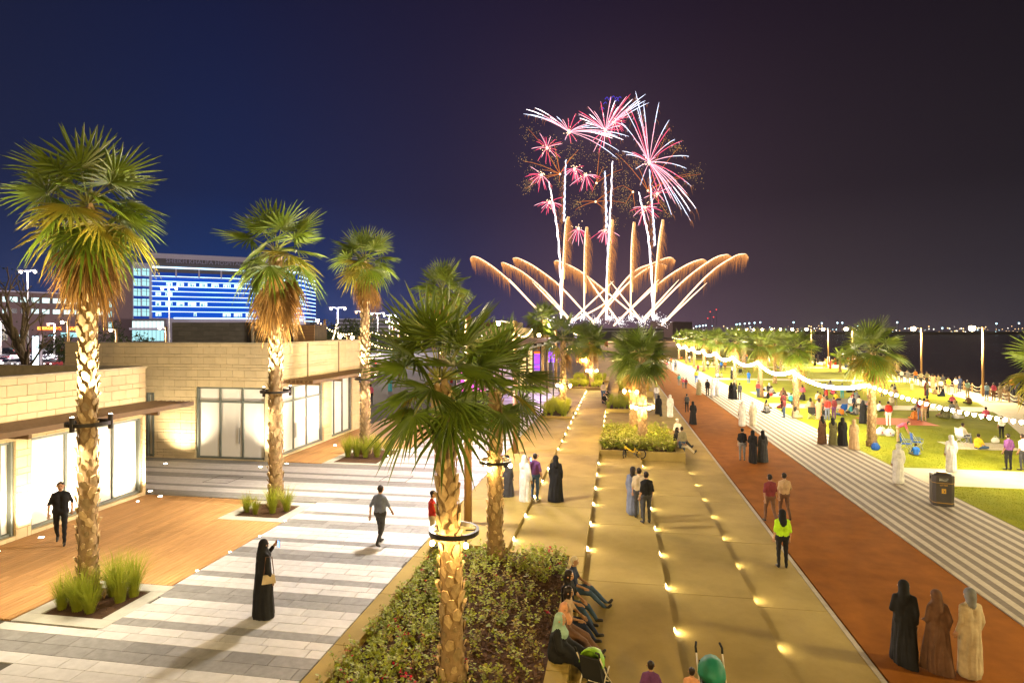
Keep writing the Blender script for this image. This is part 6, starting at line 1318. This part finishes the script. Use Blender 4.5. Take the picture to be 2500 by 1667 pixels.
# tall white tails
for i, (pts, lab) in enumerate((([(555, 615), (585, 770), (612, 950), (628, 1200), (632, 1480)], 'leftmost tall white rising tail'), ([(662, 480), (656, 620), (652, 760), (650, 860)], 'white rising tail under the left white burst'), ([(948, 490), (940, 700), (926, 950), (915, 1200), (911, 1470)], 'tall white rising tail in the centre'), ([(903, 550), (908, 700), (912, 900)], 'short white tail left of the central tail'), ([(1112, 680), (1140, 820), (1170, 960), (1190, 1200), (1200, 1470)], 'tall white rising tail right of centre'), ([(1178, 540), (1190, 720), (1205, 900), (1210, 1010)], 'white rising tail under the big right burst'))):
    e = fw('firework_tail', lab, 'white rising tails'); P = interp([FP(*q, FWD + i) for q in pts], 26); b = MB(); n_ = len(P); wob = [p_ + RIGHT * .25 * math.sin(k * 2.3 + i) for k, p_ in enumerate(P)]
    b.tube(wob, [.18 + .62 * (k / n_) ** .7 * (.85 + .3 * math.sin(k * 2.1)) for k in range(n_)], 5); fbuild(b, 'trail', 'fw_white' if i in (0, 2, 4) else 'fw_ice', e)
    b = MB(); hair(b, P, rg, 260, 4.0, 1 if i % 2 == 0 else -1, 0, .09, .8); fbuild(b, 'sparks', ['fw_ice', 'fw_hair2'], e)['kind'] = 'stuff'
# golden fountains
for i, (pts, lab) in enumerate((([(672, 832), (658, 900), (646, 1100), (634, 1400)], 'leftmost upright golden comet'), ([(786, 895), (779, 1000), (775, 1200), (774, 1460)], 'second upright golden comet from the left'), ([(944, 850), (930, 1000), (918, 1200), (914, 1460)], 'central upright golden comet'), ([(1078, 865), (1068, 1000), (1063, 1200), (1060, 1440)], 'fourth upright golden comet from the left'), ([(1256, 850), (1234, 1000), (1216, 1200), (1203, 1440)], 'rightmost upright golden comet'))):
    e = fw('firework_comet', lab, 'golden comets'); P = interp([FP(*q, FWD - 3 + i) for q in pts], 24); b = MB(); n_ = len(P); b.tube(P, [.25 + .35 * min(1, k / 6) * (1 if k < 20 else .7) for k in range(n_)], 5); fbuild(b, 'trail', 'fw_core', e)
    b = MB(); hair(b, P[:18], rg, 1100, 6.5, .8, 0, .06); b2 = MB(); b2.tube([p_ + RIGHT * .9 for p_ in P[:20]], [.2] + [.55] * 19, 5); fbuild(b2, 'glow_sheath', 'fw_gold', e); fbuild(b, 'sparks', ['fw_hair', 'fw_hair2'], e)['kind'] = 'stuff'
ARC = [([(72, 1095), (85, 1080), (130, 1092), (220, 1150), (330, 1245), (480, 1402)], 'outermost golden arc on the left'), ([(262, 1118), (290, 1122), (400, 1180), (540, 1300), (700, 1482)], 'second golden arc from the left'), ([(334, 1090), (370, 1092), (480, 1150), (640, 1275), (830, 1485)], 'third golden arc from the left'), ([(588, 1112), (620, 1108), (740, 1165), (880, 1270), (1120, 1470)], 'golden arc leaning left from the centre'), ([(620, 1115), (700, 1148), (790, 1215), (980, 1470)], 'short golden arc crossing the left tail'),
       ([(1785, 1085), (1765, 1064), (1690, 1085), (1530, 1200), (1262, 1490)], 'outermost golden arc on the right'), ([(1680, 1080), (1650, 1068), (1560, 1100), (1380, 1235), (1140, 1480)], 'second golden arc from the right'), ([(1530, 1108), (1495, 1098), (1390, 1140), (1230, 1250), (955, 1505)], 'third golden arc from the right'), ([(1336, 1105), (1300, 1085), (1200, 1120), (1050, 1200), (830, 1495)], 'golden arc leaning right across the centre'), ([(1285, 1135), (1230, 1128), (1120, 1180), (900, 1370), (690, 1482)], 'lower golden arc leaning right from the left base')]
for i, (pts, lab) in enumerate(ARC):
    e = fw('firework_arc', lab, 'golden arcs'); P = interp([FP(*q, FWD + 2 + i * .7) for q in pts], 30); n_ = len(P); b = MB(); b.tube(P, [.18 + .32 * min(1, k / 10) for k in range(n_)], 5); fbuild(b, 'trail', 'fw_core', e)
    sd = -1 if i < 5 else 1; b = MB(); hair(b, P[:24], rg, 900, 6.0, sd * -.35, 0, .06, 1.15); fbuild(b, 'sparks', ['fw_hair', 'fw_hair2'], e)['kind'] = 'stuff'
for i, (a, c, lab) in enumerate((((310, 1215), (490, 1412), 'outer left'), ((455, 1235), (695, 1482), 'second left'), ((595, 1228), (840, 1490), 'third left'), ((790, 1200), (985, 1482), 'fourth left'), ((935, 1230), (1122, 1468), 'inner left'), ((955, 1230), (690, 1482), 'inner right'), ((1055, 1230), (830, 1490), 'fourth right'), ((1236, 1220), (960, 1502), 'third right'), ((1360, 1220), (1140, 1462), 'second right'), ((1532, 1240), (1250, 1502), 'outer right'))):
    e = fw('firework_shot', 'thin straight white-gold shot, %s of the crossing fan' % lab, 'straight golden shots'); b = MB(); P = interp([FP(*a, FWD - 2), FP(*c, FWD - 2)], 8); b.tube(P, [.1, .22, .34, .42, .48, .52, .55, .55, .55], 5); fbuild(b, 'trail', 'fw_core', e)
# ground flashes and launch racks
for i, (X, Y, r_) in enumerate(((575, 1468, 12), (690, 1478, 26), (765, 1450, 14), (850, 1482, 28), (935, 1456, 16), (1000, 1484, 24), (1062, 1456, 15), (1130, 1476, 26), (1210, 1452, 15), (1262, 1476, 26))):
    e = fw('firework_mine', '%s white crackling flash low above the ground, from the left' % ('first' if i == 0 else ORD[i]), 'white ground flashes'); b = MB(); c = FP(X, Y, FWD - 5)
    for k in range(90):
        v = Vector((rg.gauss(0, 1), rg.gauss(0, .5), rg.gauss(0, 1))) * r_ * .075; ball(b, c + v, rg.uniform(.06, .16) * (1.5 if v.length < r_ * .06 else 1))
    fbuild(b, 'crackle', 'fw_flash', e)
    b = MB(); b.box(-1.2, 1.2, -.6, .6, 0, 1.4); o = b.build('mortar_rack', 'rack', e); q = c - O_; o.location = (q.x, q.y, -O_.z - .8)
# bursts
I_, W_, PK, RS = 'fw_ice', 'fw_white', 'fw_pink', 'fw_rose'
def burst(label, cX, cY, rays, mats, grp, dep=0, droop=.12, r=.36, sub=1, jit=0, hairs=0):
    e = fw('firework_burst', label, grp); c = FP(cX, cY, FWD + dep); per = {}
    for X, Y, m in rays:
        b = per.setdefault(m, MB()); bi = per.setdefault('fw_rose' if m != PK else PK, MB())
        for s_ in range(sub):
            tip = FP(X + rg.uniform(-jit, jit), Y + rg.uniform(-jit, jit), FWD + dep) + DEP * rg.uniform(-12, 12); d = tip - c; L = d.length
            P = [c + d * t_ + Vector((0, 0, droop * L * (t_ - t_ * t_) * 1.2)) for t_ in (0.02, .2, .4, .6, .8, .92, 1)]; bi.tube(P[:4], [r * .35, r * .6, r * .9, r * .75], 4); b.tube(P[3:], [r * .8, r, r * .7, .05], 4)
            if hairs: hh = per.setdefault('h', MB()); hair(hh, P[2:], rg, hairs, L * .10, 1 if d.dot(RIGHT) > 0 else -.8, 0, .09, 1.2)
    for m, b in per.items():
        if m == 'h': fbuild(b, 'sparks', ['fw_ice', 'fw_hair2'], e)['kind'] = 'stuff'
        else: fbuild(b, 'rays', m, e)
    b = MB(); ball(b, c, .9, hi=True); 
    for k in range(14): v = Vector((rg.gauss(0, 1), 0, rg.gauss(0, 1))) * 1.6; ball(b, c + v, .3)
    fbuild(b, 'core', 'fw_core', e); return e

big = [(1020, 200, I_), (1075, 88, I_), (1100, 170, I_), (1155, 105, I_), (1215, 160, I_), (1285, 255, I_), (1350, 338, I_), (1415, 465, I_), (1420, 525, I_), (1445, 640, I_), (1468, 782, W_), (1440, 862, I_), (1410, 812, W_), (1340, 806, I_), (1300, 830, I_), (1018, 412, I_), (1020, 470, I_), (1100, 528, I_), (1140, 618, I_), (1010, 240, I_)]
pkr = [(1390, 355, PK), (1395, 640, PK), (1420, 700, PK), (1300, 290, PK), (1060, 130, PK), (1120, 330, RS), (1085, 410, PK), (1140, 290, PK), (1250, 700, PK), (1290, 740, RS), (1330, 760, RS), (1220, 640, PK), (1380, 720, RS), (1240, 440, RS), (1270, 520, RS), (1120, 470, RS), (1160, 420, RS), (1370, 600, RS)]
burst('largest pale burst with long drooping rays on the right', 1175, 500, big + pkr, None, 'large bursts', 4, .24, .22, 1, 0, 9)
lw = [(398, 188, I_), (415, 180, W_), (440, 190, I_), (470, 195, W_), (520, 205, I_), (560, 215, W_), (600, 232, I_), (1032, 372, I_), (1018, 355, W_), (1000, 440, I_), (960, 340, W_), (985, 330, I_), (900, 345, W_), (850, 320, I_), (1010, 400, I_), (640, 240, RS), (680, 215, PK), (715, 235, PK), (740, 345, PK), (700, 360, PK), (660, 355, RS), (800, 300, I_), (760, 250, PK), (820, 270, RS)]
burst('flat white burst sweeping left and right', 680, 310, lw, None, 'large bursts', 8, .22, .22, 1, 3, 6)
cw = [(740, 180, PK), (760, 195, RS), (790, 170, RS), (820, 165, W_), (845, 150, RS), (872, 138, PK), (900, 150, W_), (925, 120, RS), (950, 150, W_), (975, 120, PK), (1000, 130, W_), (1025, 110, RS), (1048, 105, PK), (1060, 130, W_), (1165, 92, I_), (1180, 118, I_), (1140, 95, I_), (1120, 120, W_), (1020, 228, PK), (1005, 260, RS), (990, 312, PK), (960, 330, RS), (932, 402, PK), (905, 395, RS), (880, 415, PK), (850, 400, RS), (822, 380, PK), (745, 222, W_), (735, 215, RS), (780, 260, W_)]
burst('pink and white burst at top centre', 905, 300, cw, None, 'large bursts', 0, .14, .22, 1, 3, 3)
e = fw('firework_burst', 'small violet-blue sparks at the very top', 'large bursts'); b = MB()
for X, Y in ((915, 95), (935, 100), (955, 88), (975, 96), (995, 92), (905, 125), (980, 110), (890, 160)): b.tube(interp([FP(X - 12, Y + 14), FP(X, Y), FP(X + 8, Y + 10)], 6), .10, 4)
fbuild(b, 'rays', 'fw_blue', e)
for i, (X, Y, r_, a0, a1, lab) in enumerate(((545, 408, 100, 0, 360, 'upper left small pink burst'), (510, 575, 95, 150, 330, 'small pink plume at far left'), (560, 745, 85, 170, 380, 'small pink plume below the far left one'), (715, 535, 75, 180, 360, 'small pink plume left of the twin plumes'), (785, 575, 95, 205, 365, 'small pink plume right of the twin plumes'), (738, 905, 110, 200, 340, 'low pink plume between the golden comets'), (905, 915, 95, 200, 340, 'low pink plume beside the central comet'), (1150, 775, 100, 180, 390, 'pink plume beside the right white tail'), (1225, 690, 70, 0, 360, 'small pink burst below the largest burst'), (960, 250, 80, 250, 430, 'small pink spray inside the top burst'))):
    rays = []
    for k in range(18): q = R(a0 + (a1 - a0) * (k + .5) / 18 + rg.uniform(-6, 6)); l_ = r_ * rg.uniform(.65, 1.1); rays.append((X + l_ * math.cos(q), Y - l_ * math.sin(q), PK if k % 3 else RS))
    burst(lab, X, Y, rays, None, 'small pink bursts', i, .18, .17)
CLU = [(430, 290, 40), (585, 370, 35), (600, 450, 25), (400, 490, 45), (520, 545, 40), (740, 420, 45), (870, 430, 40), (895, 525, 45), (970, 440, 40), (1010, 540, 45), (1010, 640, 50), (1270, 350, 40), (1370, 395, 35), (1430, 565, 40), (1490, 570, 35), (1090, 490, 25), (1265, 760, 25), (1290, 820, 25), (720, 790, 35), (730, 745, 25), (970, 870, 25), (1090, 800, 35), (1030, 750, 40), (410, 660, 25), (430, 620, 25), (820, 690, 25), (620, 620, 30), (700, 460, 30)]
for i, (X, Y, lab, idx) in enumerate(((625, 570, 'left orange spider of faint sparks', (0, 1, 2, 3, 4, 5, 23, 24, 26, 27)), (850, 625, 'orange spider left of the central tail', (6, 7, 25, 9)), (845, 740, 'low orange spider of faint sparks', (18, 19, 20, 22, 10)), (1168, 672, 'right orange spider of faint sparks', (8, 11, 12, 13, 14, 15, 16, 17)), (1075, 680, 'small orange spider between the two right tails', (21, 10, 22)))):
    e = fw('firework_spider', lab, 'orange spider bursts'); b = MB(); s_ = MB(); c = FP(X, Y, FWD + 10)
    for k in idx:
        x, y, r_ = CLU[k]; t_ = FP(x, y, FWD + 10); d = t_ - c; L = d.length; b.tube([c + d * q + Vector((0, 0, .18 * L * (q - q * q) * 1.2)) for q in (0, .25, .5, .75, 1)], [.22, .2, .16, .12, .08], 4)
        for m in range(60): v = RIGHT * rg.gauss(0, 1) * r_ * .085 + Vector((0, 0, rg.gauss(0, 1) * r_ * .085)) + DEP * rg.gauss(0, 3); ball(s_, t_ + v - d * rg.random() * .12, rg.uniform(.07, .16))
    fbuild(b, 'rays', 'fw_orange', e); fbuild(s_, 'glitter', 'fw_spark', e); b = MB(); ball(b, c, .7, hi=True); fbuild(b, 'core', 'fw_core', e)

for (X, Y, pw, col) in ((900, 1430, 2.2e5, (1, .6, .3)), (680, 1300, 9e4, (1, .55, .25)), (1180, 1300, 9e4, (1, .55, .25)), (900, 320, 9e4, (1, .5, .6)), (1175, 500, 8e4, (1, .6, .8)), (680, 330, 6e4, (1, .6, .7))):
    point('firework_light', FP(X, Y, FWD - 8), pw * 2.2 / KEY, col, 2.0)
# ------------------------------------------------------------------ humid night air
hm = bpy.data.materials.new('haze'); hm.use_nodes = True; n = hm.node_tree.nodes; l = hm.node_tree.links; n.clear()
o_ = n.new('ShaderNodeOutputMaterial'); pv_ = n.new('ShaderNodeVolumePrincipled'); pv_.inputs['Color'].default_value = (.86, .84, .9, 1); pv_.inputs['Density'].default_value = .00005; pv_.inputs['Anisotropy'].default_value = .25
l.new(pv_.outputs[0], o_.inputs['Volume']); MATS['haze'] = hm
b = MB(); b.box(-420, 2700, -40, 1650, -3.0, 175); o = b.build('haze', 'haze'); tag(o, 'thin humid air over the whole promenade', 'haze', kind='stuff')
